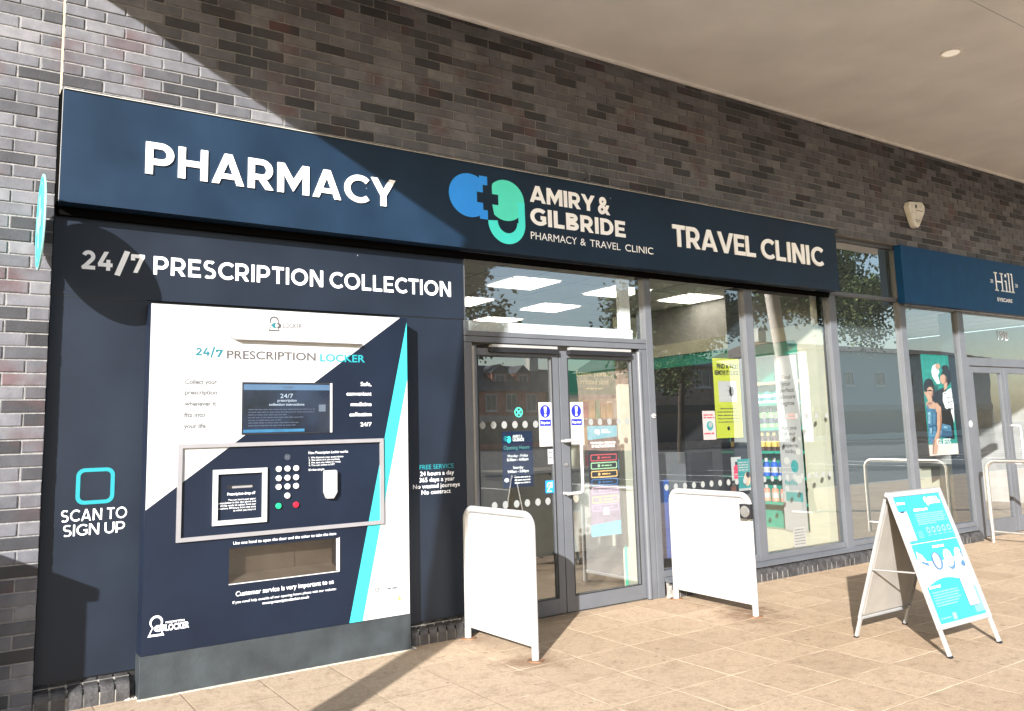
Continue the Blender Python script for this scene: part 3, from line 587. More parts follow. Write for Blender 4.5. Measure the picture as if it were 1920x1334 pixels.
def keyhole(m, s, x, z, k, dark):       # keyhole outline with a capsule across it
    out = arc(x + .045 * k, z + .055 * k, .036 * k, .036 * k, -55, 235, 20); ol = [(x, z - .025 * k)] + [(p[0], p[1]) for p in out[::-1]] + [(x + .09 * k, z - .025 * k)]
    cx, cz = x + .045 * k, z + .03 * k; inn = [(cx + (p[0] - cx) * .74, cz + (p[1] - cz) * .80) for p in ol]
    nn = len(ol)
    for i in range(nn): m.poly(FL, [ol[i], inn[i], inn[(i + 1) % nn], ol[(i + 1) % nn]], s)
lo = MB(LWHITE); keyhole(lo, .002, .995, .367, 1.0, True); lo.disc(FL, 1.052, .385, .024, .003, None, 20, .018); lo.disc(FL, 1.075, .385, .020, .0034, None, 20, .018); lo.use(LNAVY); lo.rect(FL, 1.050, 1.054, .376, .394, .004); lo.rect(FL, 1.043, 1.061, .3835, .3865, .0045)
lo.build('emblem', lk); lo = MB(DKTXT); keyhole(lo, .002, 1.676, 2.175, .85, True); lo.use(TCYAN); lo.disc(FL, 1.716, 2.192, .017, .003, None, 20); lo.use(DKTXT); lo.disc(FL, 1.742, 2.192, .018, .0034, None, 20); lo.use(WHITE); lo.disc(FL, 1.730, 2.192, .011, .004, None, 16)
lo.build('emblem', lk); lo = MB(GRTXT); text(lo, FL, 'LOCKER', 1.772, 1.901, 2.180, .030, bold=.02); lo.build('lettering', lk)
lo = MB(GRTXT); lo.ring(FL, [(2.416, .442), (2.443, .442), (2.443, .425), (2.43, .413), (2.416, .425)], [(2.420, .438), (2.439, .438), (2.439, .427), (2.43, .418), (2.420, .427)], .002, .003); lo.build('emblem', lk); lo = MB(GRTXT); bars(lo, FL, 2.505, 2.58, .421, .012, .002, 3); lo.build('print_line', lk); lo = MB(GRTXT)
text(lo, FL, 'CE', 2.505, 2.538, .355, .022, bold=.0)
lo.build('lettering', lk); lo = MB(mat('pale_red_print', (0.75, 0.36, 0.32), 0.5, var=0)); [lo.rect(FL, 2.386, 2.467, .343 + k * .012, .350 + k * .012, .002) for k in range(4)]
lo.build('red_mark', lk); lo = MB(mat('warning_yellow', (0.8, 0.5, 0.08), 0.5, var=0)); lo.poly(FL, [(2.579, .343), (2.611, .343), (2.595, .375)], .002); lo.build('warning_mark', lk)
mb = MB(WHITE); mb.add([FL(1.396, 2.122, 0), FL(2.305, 2.122, 0), FL(2.305, 2.088, .045), FL(1.465, 2.088, .045), FL(1.465, 2.084, 0.0), FL(2.305, 2.084, 0.0)], [(0, 1, 2, 3), (4, 5, 2, 3), (0, 3, 4), (1, 2, 5)]); mb.build('light_hood', lk)
mb = MB(FRAMED); mb.rect(FL, 1.513, 2.110, 1.488, 1.820, .001, .004); sc = mb.build('screen', lk)
SCR = mat('screen_glass', (0.006, 0.011, 0.024), 0.06, var=0.35, scale=5, emit=((0.02, 0.05, 0.14), 0.03)); mb = MB(SCR); mb.rect(FL, 1.520, 2.094, 1.495, 1.812, .005)
mb.use(mat('screen_banner', (0.045, 0.085, 0.145), 0.15, var=0.05, emit=((0.15, 0.3, 0.55), 0.04))); mb.rect(FL, 1.522, 2.092, 1.770, 1.806, .0056)
mb.use(mat('screen_low_glow', (0.02, 0.085, 0.16), 0.15, var=0.2, emit=((0.05, 0.25, 0.5), 0.05))); mb.rect(FL, 1.522, 1.92, 1.500, 1.519, .0056); mb.build('display', sc)
mb = MB(mat('screen_text', (0.20, 0.25, 0.31), 0.4, var=0)); text(mb, FL, '24/7', 1.757, 1.842, 1.719, .027, .0062, bold=.005); mb.build('display_text', sc); mb = MB(mat('screen_text', (0.45, 0.55, 0.68))); text(mb, FL, 'prescription', 1.739, 1.866, 1.695, .017, .0062); text(mb, FL, 'collection instructions', 1.684, 1.918, 1.670, .015, .0062, bold=.02)
mb.build('display_text', sc); mb = MB(mat('screen_text_dim', (0.035, 0.048, 0.075), 0.4, var=0)); text(mb, FL, 'LOCKER', 1.775, 1.84, 1.782, .012, .0064, bold=.01); mb.build('display_text', sc); mb = MB(mat('screen_text_dim', (0.09, 0.12, 0.19)))
for k in range(7): bars(mb, FL, 1.552, (1.99, 1.985, 1.80, 1.92, 1.77, 1.88, 1.86)[k], 1.642 - k * .017, .007, .0062, k)
mb.build('display_lines', sc); mb = MB(mat('screen_icon', (0.07, 0.09, 0.12), 0.4, var=0)); mb.rect(FL, 2.017, 2.064, 1.629, 1.675, .0062); mb.build('display_icon', sc)
mb = MB(WHITE); mb.rect(FL, 2.096, 2.110, 1.490, 1.817, .003, .010); mb.build('bezel', sc)
GREYF = mat('grey_metal_trim', (0.20, 0.195, 0.205), 0.45, 0.0, var=0.04)
mb = MB(GREYF); mb.rring(FL, 1.136, 2.480, .862, 1.440, .0245, .001, .018); mb.build('panel_frame', lk)
dp = MB(WHITE); dp.rring(FL, 1.343, 1.674, .942, 1.278, .028, .001, .020); dpo = dp.build('drop_off_frame', lk)
mb = MB(BLACK); mb.rect(FL, 1.430, 1.590, 1.158, 1.180, .0015); mb.use(GREYF); mb.rect(FL, 1.46, 1.585, 1.160, 1.173, .0025); mb.build('slot', dpo)
mb = MB(LWHITE); text(mb, FL, 'Prescription drop off', 1.432, 1.604, 1.118, .016, bold=.012)
for k, (s_, a) in enumerate((('You can insert your paper', 1.438), ('prescription in the slot above and', 1.376), ("it'll be ready to collect from any", 1.392), ('machine 48 hours from the time', 1.380), ('at which you insert it', 1.470))): text(mb, FL, s_, a, 1.608, 1.085 - k * .0165, .011, bold=-.003)
mb.build('drop_off_text', dpo)
kp = MB(mat('steel_key', (0.72, 0.72, 0.72), 0.3, 0.3, var=0.03)); first = True
for x, z, m in [(x, z, None) for z in (1.265, 1.207, 1.152) for x in (1.751, 1.808, 1.865)] + [(1.808, 1.094, None), (1.751, 1.033, (0.01, 0.42, 0.16)), (1.865, 1.033, (0.55, 0.01, 0.03))]:
    k_ = MB(mat('steel_key', (0.72, 0.72, 0.72), 0.3) if m is None else mat('coloured_key_%d' % int(m[0] * 100), m, 0.35, var=0)); k_.disc(FL, x, z, .0185, .001, .014, 20); o = k_.build('key', lk, .003)
    if m: o['label'] = 'green key' if m[1] > .1 else 'red key'
mb = MB(mat('speaker_hole', (0.25, 0.27, 0.32), 0.5, var=0))
for r, q in ((.007, 6), (.016, 10)):
    for i in range(q): mb.disc(FL, 1.808 + r * math.cos(6.283 * i / q), 1.338 + r * math.sin(6.283 * i / q), .0022, .0015, None, 8)
mb.build('speaker_grille', lk)
mb = MB(BARW); mb.prism(FL, [(2.048, 1.10), (2.065, 1.058), (2.112, 1.056), (2.137, 1.095), (2.137, 1.236), (2.125, 1.242), (2.06, 1.242), (2.048, 1.236)], .001, .038); mb.build('card_reader', lk, .006)
mb = MB(mat('hatch_metal', (0.21, 0.19, 0.165), 0.35, 0.3, var=0.12, scale=6)); mb.box(1.445, 1.90, .052, .066, .58, .803); mb.box(1.90, 2.165, .058, .066, .58, .803); mb.use(mat('hatch_floor', (0.30, 0.28, 0.25), 0.4, 0.2, var=.1)); mb.add([(1.445, .062, .625), (2.165, .062, .625), (2.165, YL + .004, .586), (1.445, YL + .004, .586)], [(0, 1, 2, 3)]); mb.build('hatch_recess', lk)
FLAP = glass('smoky_flap', (0.50, 0.46, 0.42), 0.10); mb = MB(FLAP); mb.rect(FL, 1.449, 2.160, .583, .799, -.003); fl = mb.build('hatch_flap', lk)
mb = MB(WHITE); mb.rect(FL, 2.140, 2.152, .590, .800, .002, .006); mb.rect(FL, 1.449, 2.162, .580, .586, .002, .008); mb.rect(FL, 2.156, 2.163, .583, .800, .002, .008); mb.build('hatch_edge', fl)
mb = MB(BLACK); mb.rect(FL, 1.449, 2.160, .796, .801, .002, .006); mb.build('hatch_gap', fl)

# ================================================================== shopfronts
YF = .08; YG = .115
def frames(name, rects, parent, y0=YF, y1=.20, m=FRAME, bevel=.004):
    b = MB(m)
    for k, (x0, x1, z0, z1) in enumerate(rects): b.box(x0, x1, y0, y1, z0, z1)
    return b.build(name, parent, bevel)
def pane(parent, x0, x1, z0, z1, y=YG, m=GLASS, name='glass_pane'):
    b = MB(m); b.rect(wallfr(y), x0, x1, z0, z1, 0); return b.build(name, parent)
sf = thing('pharmacy_shopfront', 'grey metal framed pharmacy shopfront of double doors and tall windows', 'shopfront', (5, YF, 0))
frames('door_post', [(3.236, 3.310, 0, 2.157)], sf); frames('door_post', [(3.234, 3.256, 2.2495, 2.84)], sf)
frames('door_post', [(5.128, 5.206, 0, 2.84)], sf, YF - .004); frames('door_post', [(5.048, 5.1265, 0, 2.157)], sf, YF + .004)
tb = frames('transom_bar', [(3.236, 5.1265, 2.159, 2.206), (3.236, 5.1265, 2.209, 2.2475)], sf)
fl_ = pane(sf, 3.257, 5.127, 2.248, 2.83, YG, name='fanlight_pane')
mb = MB(mat('white_bead', (0.72, 0.73, 0.75), 0.4, var=0)); mb.box(3.257, 5.02, .135, .175, 2.249, 2.335); mb.box(4.88, 5.0, .135, .175, 2.336, 2.83); mb.build('fanlight_bead', sf)
def tubepost(x, y, z0, z1, r, name, parent):
    m = MB(FRAME); m.tube([(x, y, z0), (x, y, z1)], r, 20); return m.build(name, parent)
def door(x0, x1, g0, g1, closer):
    d = frames('door', [(x0, g0, .016, 2.118), (g1, x1, .016, 2.118), (g0, g1, .016, .138), (g0, g1, 2.058, 2.118)], sf, .098, .150, FRAME, .003)
    m = MB(FRAMED); m.rring(wallfr(.097), g0 - .004, g1 + .004, .134, 2.062, .008, -.006, .001); m.build('gasket', d)
    pane(d, g0, g1, .138, 2.058, .122, name='door_glass')
    m = MB(BLACK); m.box(closer[0], closer[1], .052, .097, 2.085, 2.122); m.use(ALU); m.box(closer[0] + .012, closer[1] - .02, .046, .0965, 2.1225, 2.146); m.build('door_closer', d, .003)
    return d
dL = door(3.335, 4.150, 3.366, 4.080, (3.463, 4.130)); dR = door(4.158, 5.022, 4.244, 4.958, (4.235, 4.935))
tubepost(3.322, .085, .01, 2.13, .024, 'finger_guard', dL); tubepost(5.032, .085, .01, 2.13, .024, 'finger_guard', dR)
mb = MB(STEEL); mb.tube([(4.185, .098, 1.378), (4.185, .045, 1.378), (4.30, .036, 1.378)], .012); mb = MB(BARW)
mb.tube([(4.165, .10, 1.372), (4.165, .04, 1.372)], .012); mb.tube([(4.155, .04, 1.376), (4.275, .03, 1.378), (4.298, .03, 1.370), (4.306, .03, 1.350), (4.306, .03, .980), (4.298, .03, .960), (4.275, .03, .952), (4.155, .04, .950)], .0135, 12); mb.tube([(4.165, .10, .952), (4.165, .04, .952)], .012); mb.build('door_handle', dR)
mb = MB(STEEL); mb.disc(wallfr(.098), 4.192, 1.182, .014, 0, .012, 20); mb.build('lock_cylinder', dR)
# windows right of the doors
INNER = mat('shade_painted_core', (0.030, 0.037, 0.047), 0.4, var=.05)  # frame grey darkened to paint in the dim interior behind the glass
for x0, x1, z1 in ((6.470, 6.572, 2.84), (7.834, 7.937, 2.84), (9.172, 9.272, 3.5)): frames('mullion_core', [(x0, x1, .168, z1)], sf, .123, .19 if x0 == 7.834 else .33, INNER)
frames('mullion', [(6.462, 6.580, .168, 2.84)], sf, YF - .006, .122); frames('mullion', [(7.826, 7.945, .160, 2.84)], sf, YF - .006, .122)
frames('bottom_rail', [(5.208, 6.4605, .168, .222)], sf); frames('bottom_rail', [(6.5815, 7.8245, .168, .222)], sf)
pane(sf, 5.207, 6.461, .222, 2.83); pane(sf, 6.581, 7.825, .222, 2.83)
mb = MB(FRAME); mb.add([(5.215, .078, .166), (10.405, .078, .166), (10.405, .02, .136), (5.215, .02, .136), (5.215, .02, .128), (10.405, .02, .128), (10.405, .1, .128), (5.215, .1, .128), (5.215, .1, .167), (10.405, .1, .167)], [(3, 2, 1, 0), (4, 5, 2, 3), (0, 1, 9, 8), (3, 0, 7, 4), (0, 8, 7), (2, 5, 6, 1), (1, 6, 9)]); mb.build('sill', sf)
frames('mullion', [(9.165, 9.280, .160, 3.51)], sf, YF - .006, .122)
frames('bottom_rail', [(7.9465, 9.1635, .168, .222)], sf); frames('transom_bar', [(7.9465, 9.1635, 2.852, 2.892)], sf); frames('window_head', [(7.80, 9.1635, 3.475, 3.512)], sf)
frames('mullion', [(7.87, 7.945, 2.842, 3.4745)], sf, YF, .2)
pane(sf, 7.946, 9.164, .222, 2.852, YG, OPAQ, 'opaque_panel'); pane(sf, 7.946, 9.164, 2.892, 3.476, YG, OPAQ, 'opaque_panel')
mb = MB(mat('cream_post', (0.80, 0.79, 0.72), 0.5)); mb.box(7.80, 7.875, .27, .299, .15, 3.0); mb.build('partition_end', shell); mb = MB(INNER); mb.box(7.876, 8.12, .281, .2985, .10, 3.4); mb.build('painted_gap_shade', shell)  # second board is added, painted dark for the unlit gap beside the post
lp = thing('door_sensor', 'small white door sensor with a dark eye on the grey post right of the doors', 'sensor', (5.16, YF, 1.55)); mb = MB(BARW); mb.disc(wallfr(YF - .005), 5.165, 1.565, .022, 0, .014, 20); mb.build('housing', lp, .003); mb = MB(BLACK); mb.disc(wallfr(YF - .005), 5.170, 1.563, .007, .0145, .016, 12); mb.build('eye', lp)

# optician next door
hf = thing('optician_shopfront', 'grey metal framed optician window and double doors at the right edge', 'shopfront', (11, YF, 0))
frames('mullion', [(10.425, 10.560, .02, 2.815)], hf, YF - .006, .122); frames('bottom_rail', [(9.2815, 10.4235, .168, .222)], hf); pane(hf, 9.281, 10.424, .222, 2.82); frames('mullion_core', [(10.435, 10.55, .10, 2.81)], hf, .123, .33, INNER)
frames('transom_bar', [(10.5615, 13.0, 2.130, 2.236)], hf); pane(hf, 10.561, 13.0, 2.236, 2.82, name='fanlight_pane')
frames('door_post', [(10.5615, 10.625, 0, 2.129)], hf)
for x0, x1 in ((10.630, 11.490), (11.498, 12.36)):
    d = frames('door', [(x0, x0 + .085, .016, 2.118), (x1 - .085, x1, .016, 2.118), (x0 + .085, x1 - .085, .016, .20), (x0 + .085, x1 - .085, 2.045, 2.118)], hf, .098, .150, FRAME, .003)
    pane(d, x0 + .085, x1 - .085, .20, 2.045, .122, name='door_glass')
    if x0 > 11:
        m = MB(BARW); m.tube([(x0 + .05, .10, 1.36), (x0 + .05, .035, 1.36), (x0 + .13, .03, 1.355), (x0 + .14, .03, 1.33), (x0 + .14, .03, .9), (x0 + .05, .035, .87), (x0 + .05, .10, .87)], .014, 10); m.build('door_handle', d)
hs = thing('fascia_sign', 'plain mid-blue fascia with small white Hill Eyecare lettering', 'shop sign', (11, -.03, 2.82))
mb = MB(mat('mid_blue_fascia', (0.0055, 0.046, 0.125), 0.5, var=0.06, spec=0.15)); mb.box(9.12, 14.6, -.03, .06, 2.825, 3.512); mb.build('board', hs, .003)
WH = wallfr(-.03)
mb = MB(LWHITE)
def serif_bar(x0, x1, z0, z1): mb.rect(WH, x0, x1, z0, z1, .003)
hx = 11.255; zb = 3.115; zt = 3.365; st = .030
for x in (hx, hx + .155): serif_bar(x, x + st, zb, zt); serif_bar(x - .030, x + st + .030, zb, zb + .018); serif_bar(x - .030, x + st + .030, zt - .018, zt)
serif_bar(hx + st, hx + .155, 3.232, 3.252)
x = hx + .26; serif_bar(x, x + st, zb, zb + .155); serif_bar(x - .025, x + st + .025, zb, zb + .018); serif_bar(x - .028, x, zb + .138, zb + .155); mb.disc(WH, x + st / 2, zb + .222, .024, .003, None, 16)
for x in (hx + .345, hx + .43): serif_bar(x, x + st, zb, zt + .012); serif_bar(x - .024, x + st + .024, zb, zb + .018); serif_bar(x - .026, x, zt - .006, zt + .012)
text(mb, WH, '20', 11.125, 11.195, 3.215, .045, bold=.01); text(mb, WH, '20', 11.775, 11.845, 3.200, .045, bold=.01)
text(mb, WH, 'EYECARE', 11.262, 11.650, 2.980, .045, bold=.02); mb.build('lettering', hs)
nb = MB(mat('etched_number', (0.42, 0.42, 0.46), 0.6, var=0)); text(nb, wallfr(YG - .002), '19B', 11.46, 11.745, 2.49, .125, .001, bold=.0); tag(nb.build('door_number', org=(11.6, YG, 2.5)), 'pale 19B door number on the glass above the optician doors', 'number')

# ================================================================== notices and posters on the glass
def poster(name, label, cat, x0, z0, y, m, group=None):
    return name, label, cat, (x0, y, z0), group, m
def done(m, p, org): return tag(m.build(p[0], org=org), p[1], p[2], p[3] if len(p) > 3 else None)
for x0, x1, lab in ((3.950, 4.079, 'white notice with blue exclamation disc on the left pharmacy door'), (4.262, 4.410, 'white notice with blue exclamation disc on the right pharmacy door')):
    F = wallfr(.1205); m = MB(WHITE); cx = (x0 + x1) / 2; m.rect(F, x0, x1, 1.335, 1.692, 0, .0008)
    m.use(MUTBLUE); m.disc(F, cx, 1.618, .052, .0014); m.rect(F, cx - .055, cx + .055, 1.500, 1.552, .0014)
    m.use(LWHITE); m.poly(F, [(cx - .013, 1.655), (cx + .013, 1.655), (cx + .008, 1.606), (cx - .008, 1.606)], .002); m.disc(F, cx, 1.588, .011, .002, None, 14); text(m, F, 'Keep clear', cx - .045, cx + .045, 1.517, .020, .002, .02)
    m.use(mat('faint_print', (0.60, 0.60, 0.62), .6, var=0))
    for k in range(4): bars(m, F, cx - .03, cx + .03, 1.455 - k * .028, .010, .0014, k + int(x0 * 7))
    done(m, ('notice', lab, 'notice', 'safety notices on the doors'), (x0, .12, 1.335))
F = wallfr(.126); DN = mat('dark_navy_poster', (0.008, 0.018, 0.055), .5, var=.03)
m = MB(DN); m.rect(F, 3.590, 3.884, 1.025, 1.464, 0, .001); m.use(CYAN); m.disc(F, 3.628, 1.408, .022, .002, None, 20); m.use(TEAL2); m.disc(F, 3.655, 1.400, .020, .0026, None, 20, .028); m.use(DN); m.rect(F, 3.632, 3.650, 1.404, 1.412, .0032); m.use(LWHITE)
text(m, F, 'AMIRY &', 3.690, 3.785, 1.412, .022, .002, .035); text(m, F, 'GILBRIDE', 3.690, 3.800, 1.386, .022, .002, .035)
text(m, F, 'Monday - Friday', 3.640, 3.835, 1.262, .020, .002, .02); text(m, F, '8:30am - 6:00pm', 3.632, 3.838, 1.232, .020, .002, .03); text(m, F, 'Saturday', 3.688, 3.786, 1.170, .020, .002, .02); text(m, F, '9:00am - 5:00pm', 3.635, 3.838, 1.140, .020, .002, .03)
m.use(mat('poster_aqua', (0.10, 0.38, 0.36), .5, var=0)); text(m, F, 'Opening Hours', 3.604, 3.850, 1.322, .030, .002, .0); m.use(LWHITE); m.disc(F, 3.625, 1.085, .022, .002, None, 20, .016); [bars(m, F, 3.70, 3.85, 1.098 - k * .022, .010, .002, k) for k in range(3)]
done(m, ('opening_hours_sign', 'dark navy opening hours sign inside the left pharmacy door', 'sign'), (3.6, .126, 1.03))
F = wallfr(.1215); m = MB(mat('sticker_green', (0.05, 0.5, 0.34), .5, var=0)); n = 24; cc = lambda r: [(3.754 + r * math.cos(6.2832 * i / n), 1.614 + r * math.sin(6.2832 * i / n)) for i in range(n)]
m.ring(F, cc(.040), cc(.031), 0, .0006)
for a in (45, 135): 
    d = Vector((math.cos(math.radians(a)), math.sin(math.radians(a)))); q = Vector((-d.y, d.x)); m.poly(F, [tuple(Vector((3.754, 1.614)) + d * s1 * .03 + q * s2 * .007) for s1, s2 in ((-1, -1), (1, -1), (1, 1), (-1, 1))], .0008 + a * .000003)
done(m, ('round_sticker', 'round green cross sticker on the left pharmacy door', 'sticker'), (3.754, .12, 1.614))
F = wallfr(.1205); m = MB(WHITE); m.rect(F, 4.028, 4.079, 1.192, 1.312, 0, .0008); m.use(BLACK); m.rect(F, 4.028, 4.079, 1.312, 1.330, 0, .0008); m.use(GRTXT); [bars(m, F, 4.034, 4.074, 1.28 - k * .02, .008, .0014, k) for k in range(4)]
done(m, ('small_card', 'small white card with a black top below the notice on the left pharmacy door', 'notice'), (4.03, .12, 1.2))
m = MB(mat('hearing_loop_blue', (0.01, 0.22, 0.62), .5, var=0)); m.rect(F, 3.995, 4.078, .962, 1.061, 0, .0008); m.use(LWHITE); pts = arc(4.035, 1.018, .022, .024, -40, 200, 14)
for k in range(14):
    a, b = Vector(pts[k]), Vector(pts[k + 1]); d = (b - a).normalized(); q = Vector((-d.y, d.x)) * .005; m.poly(F, [tuple(a - q), tuple(b - q), tuple(b + q), tuple(a + q)], .0014)
m.poly(F, [(4.008, .975), (4.016, .972), (4.066, 1.046), (4.058, 1.05)], .0018); m.rect(F, 4.018, 4.055, .972, .978, .0014)
done(m, ('hearing_loop_sign', 'small blue hearing loop sign low on the left pharmacy door', 'sign'), (4.0, .12, .97))
# tall services poster
F = wallfr(.127); m = MB(mat('poster_black', (0.012, 0.012, 0.016), .5, var=0)); m.rect(F, 4.452, 4.779, .572, 1.490, 0, .001)
m.use(mat('poster_cyan', (0.02, 0.27, 0.37), .5, var=.02)); m.poly(F, [(4.452, 1.372), (4.779, 1.396), (4.779, 1.490), (4.452, 1.490)], .002)
m.use(mat('poster_lilac', (0.22, 0.17, 0.235), .5, var=.12, scale=9)); m.rect(F, 4.452, 4.779, .572, .960, .002); m.use(mat('poster_sky', (0.10, 0.38, 0.50), .5, var=.02)); m.poly(F, [(4.452, .575), (4.779, .575), (4.779, .690), (4.452, .668)], .003)
m.use(LWHITE); text(m, F, 'AMIRY &', 4.60, 4.68, 1.447, .014, .003, .03); text(m, F, 'GILBRIDE', 4.60, 4.70, 1.428, .014, .003, .03); m.disc(F, 4.545, 1.444, .018, .003, None, 18); m.disc(F, 4.568, 1.436, .017, .0035, None, 18, .022)
text(m, F, 'WE PROVIDE A WIDE RANGE', 4.478, 4.755, 1.338, .017, .003, .04); text(m, F, 'OF HEALTHCARE SERVICES', 4.49, 4.745, 1.308, .022, .003, .04); m.rect(F, 4.59, 4.65, .745, .80, .004)
for k, (z, c) in enumerate(((1.222, (.55, .07, .08)), (1.155, (.36, .62, .36)), (1.085, (.80, .48, .16)), (1.017, (.03, .13, .36)), (.949, (.42, .25, .38)), (.873, (.48, .40, .18)), (.806, (.36, .25, .38)))):
    cm = mat('pill_colour_%s' % 'abcdefg'[k], c, .5, var=0); m.use(cm); m.ring(F, rrect(4.473, 4.762, z - .029, z + .029, .012), rrect(4.482, 4.753, z - .020, z + .020, .006), .003, .0036); m.disc(F, 4.56, z, .014, .004, None, 12); bars(m, F, 4.59, 4.70, z - .006, .012, .004, k)
done(m, ('services_poster', 'tall black and lilac healthcare services poster with coloured boxes in the right pharmacy door', 'poster'), (4.46, .127, .57))
# safety dots on the glass
DOT = mat('frosted_dot', (0.21, 0.22, 0.215), .6, var=0); dm = MB(DOT); dm.disc(Fr((0, 0, 0)), 0, 0, .026, 0, None, 20, .029); dot0 = None
def dots(xs, z, y, label):
    global dot0
    for x in xs:
        if dot0 is None: dot0 = dm.build('glass_dot'); c = dot0
        else: c = dot0.copy(); COL.objects.link(c)
        c.location = (x, y, z); tag(c, label, 'sticker', label.replace('white dot in', 'dots in'))
dots((3.412, 3.513, 3.614, 3.715, 3.813, 3.917), 1.516, .1210, 'white dot in the upper row on the left pharmacy door')
dots((3.505, 3.606, 3.711, 3.813, 3.916, 4.015), .898, .1210, 'white dot in the lower row on the left pharmacy door')
dots((4.489, 4.589, 4.695, 4.80, 4.90), 1.524, .1210, 'white dot in the row on the right pharmacy door')
dots([5.32 + k * .115 for k in range(10)], .93, .1140, 'white dot in the lower row on the window behind the second barrier')
dots([6.64 + k * .115 for k in range(10)], .93, .1140, 'white dot in the lower row on the window with the skincare poster')
dots([6.70 + k * .165 for k in range(7)], 1.54, .1140, 'white dot in the upper row on the window with the skincare poster')
# window posters
F = wallfr(.14); YEL = mat('acid_yellow', (0.42, 0.46, 0.045), .5, var=.03)
m = MB(YEL); m.rect(F, 6.030, 6.400, 1.345, 2.110, 0, .001); m.use(BLACK); text(m, F, 'FIND A TICK?', 6.085, 6.390, 2.012, .042, .002, .05); text(m, F, 'REMOVE IT QUICK', 6.050, 6.390, 1.950, .042, .002, .05); m.use(WHITE); m.rect(F, 6.090, 6.345, 1.690, 1.890, .002)
m.use(BLACK); m.disc(F, 6.27, 1.79, .035, .003, None, 20, .048); [m.poly(F, [(6.27, 1.79 + d), (6.27 + s1 * .075, 1.80 + d * 1.8), (6.27, 1.797 + d)], .003) for d in (-.03, 0, .03) for s1 in (-1, 1)]
m.disc(F, 6.20, 1.435, .020, .002, None, 16); m.use(DKTXT); [bars(m, F, 6.06 if k else 6.10, 6.37 if k else 6.34, 1.62 - k * .032, .010, .002, k) for k in range(5)]
done(m, ('tick_poster', 'acid yellow FIND A TICK poster hanging in the window left of the middle mullion', 'poster'), (6.03, .14, 1.35))
m = MB(mat('pale_pink', (0.72, 0.55, 0.55), .5, var=.03)); m.rect(F, 5.852, 6.022, 1.335, 1.605, 0, .001); m.use(mat('poster_red', (0.6, 0.10, 0.13), .5, var=0)); [bars(m, F, 5.865, 6.01, z, .016, .002, int(z * 90)) for z in (1.56, 1.535, 1.385)]; m.use(mat('poster_teal', (0.04, 0.32, 0.34), .5, var=.1)); m.disc(F, 5.945, 1.465, .045, .002, None, 20); m.use(WHITE); m.disc(F, 5.95, 1.475, .026, .003, None, 14)
done(m, ('pink_poster', 'small pale pink poster beside the yellow tick poster', 'poster'), (5.85, .14, 1.33))
m = MB(WHITE); m.rect(F, 6.205, 6.345, .940, 1.160, 0, .001); RED = mat('bottle_red', (0.68, 0.03, 0.09), .5, var=.03); m.use(RED); m.rect(F, 6.235, 6.310, .955, 1.060, .002); m.poly(F, [(6.235, 1.06), (6.310, 1.06), (6.29, 1.085), (6.255, 1.085)], .002); m.use(BLACK); m.rect(F, 6.258, 6.288, 1.085, 1.115, .002); m.use(WHITE); bars(m, F, 6.245, 6.30, .99, .012, .003, 2)
done(m, ('red_bottle_poster', 'white poster of a red bottle low in the window', 'poster'), (6.2, .14, .94))
F = wallfr(.133); m = MB(mat('leaflet_teal', (0.016, 0.23, 0.235), .5, var=.03)); m.rect(F, 6.285, 6.455, .838, 1.138, 0, .001); m.use(WHITE); [bars(m, F, 6.295, 6.43, 1.10 - k * .024, .013, .002, k) for k in range(4)]; m.rect(F, 6.285, 6.455, .838, .86, .002); m.use(mat('skin_print', (0.66, 0.42, 0.30), .6, var=.1)); m.disc(F, 6.41, .945, .045, .002, None, 18, .065); m.use(BLACK); m.disc(F, 6.425, .985, .032, .003, None, 16, .03)
done(m, ('teal_leaflet', 'teal leaflet with a face against the middle mullion', 'poster'), (6.29, .133, .84))
F = wallfr(.135); m = MB(WHITE); m.rect(F, 7.045, 7.235, .235, .430, 0, .001); m.use(GRTXT); [bars(m, F, 7.06, 7.22, .40 - k * .028, .009, .002, k + 5) for k in range(6)]
done(m, ('paper_notice', 'white paper notice at the foot of the window with the skincare poster', 'notice'), (7.05, .135, .24))

# ================================================================== things inside the pharmacy
XD = 7.70; FD = Fr((XD, 0, 0), (0, -1, 0), (0, 0, 1))
du = thing('display_wall', 'cream framed shelf wall with a green header along the right wall of the pharmacy', 'shelving', (7.8, 1.6, 0))
m = MB(CREAM); Y0, Y1 = .19, 3.6
outer = [(-Y1, .02), (-Y0, .02)] + arc(-Y0 - .12, 2.54 - .12, .12, .12, 0, 90, 8) + [(-Y1, 2.54)]
inner = [(-Y1 + .001, .30), (-.43, .30)] + arc(-.43 - .06, 2.385 - .06, .06, .06, 0, 90, 8) + [(-Y1 + .001, 2.385)]
m.ring(FD, outer, inner, -.19, 0); m.build('frame', du, .002)
m = MB(GREEN); m.box(XD + .165, XD + .19, .43, 1.62, .30, 2.40); m.build('back_panel', du); m = MB(mat('shade_painted_board', (.02, .02, .022), .6)); m.box(XD + .02, XD + .19, 1.625, Y1, .30, 2.234); m.build('back_panel', du)  # second panel painted near black for the unlit far end of the shelves
m = MB(GREEN); m.box(XD + .02, XD + .05, .43, Y1, 2.235, 2.385); m.build('header', du)
for z in (1.945, 1.705, 1.425, 1.165, .88, .60):
    m = MB(GREEN if z < 1.9 else mat('oak_edge', (0.62, 0.45, 0.22), .5)); m.box(XD + .004, XD + .163, .435, 1.62, z - .03, z); m.build('shelf', du)
SK = mat('skincare_poster_paper', (0.33, 0.335, 0.335), .55, var=.015)
m = MB(SK); FP = Fr((XD - .012, 0, 0), (0, -1, 0), (0, 0, 1)); m.rect(FP, -.742, -.445, .30, 2.22, 0, .004); m.use(DKTXT)
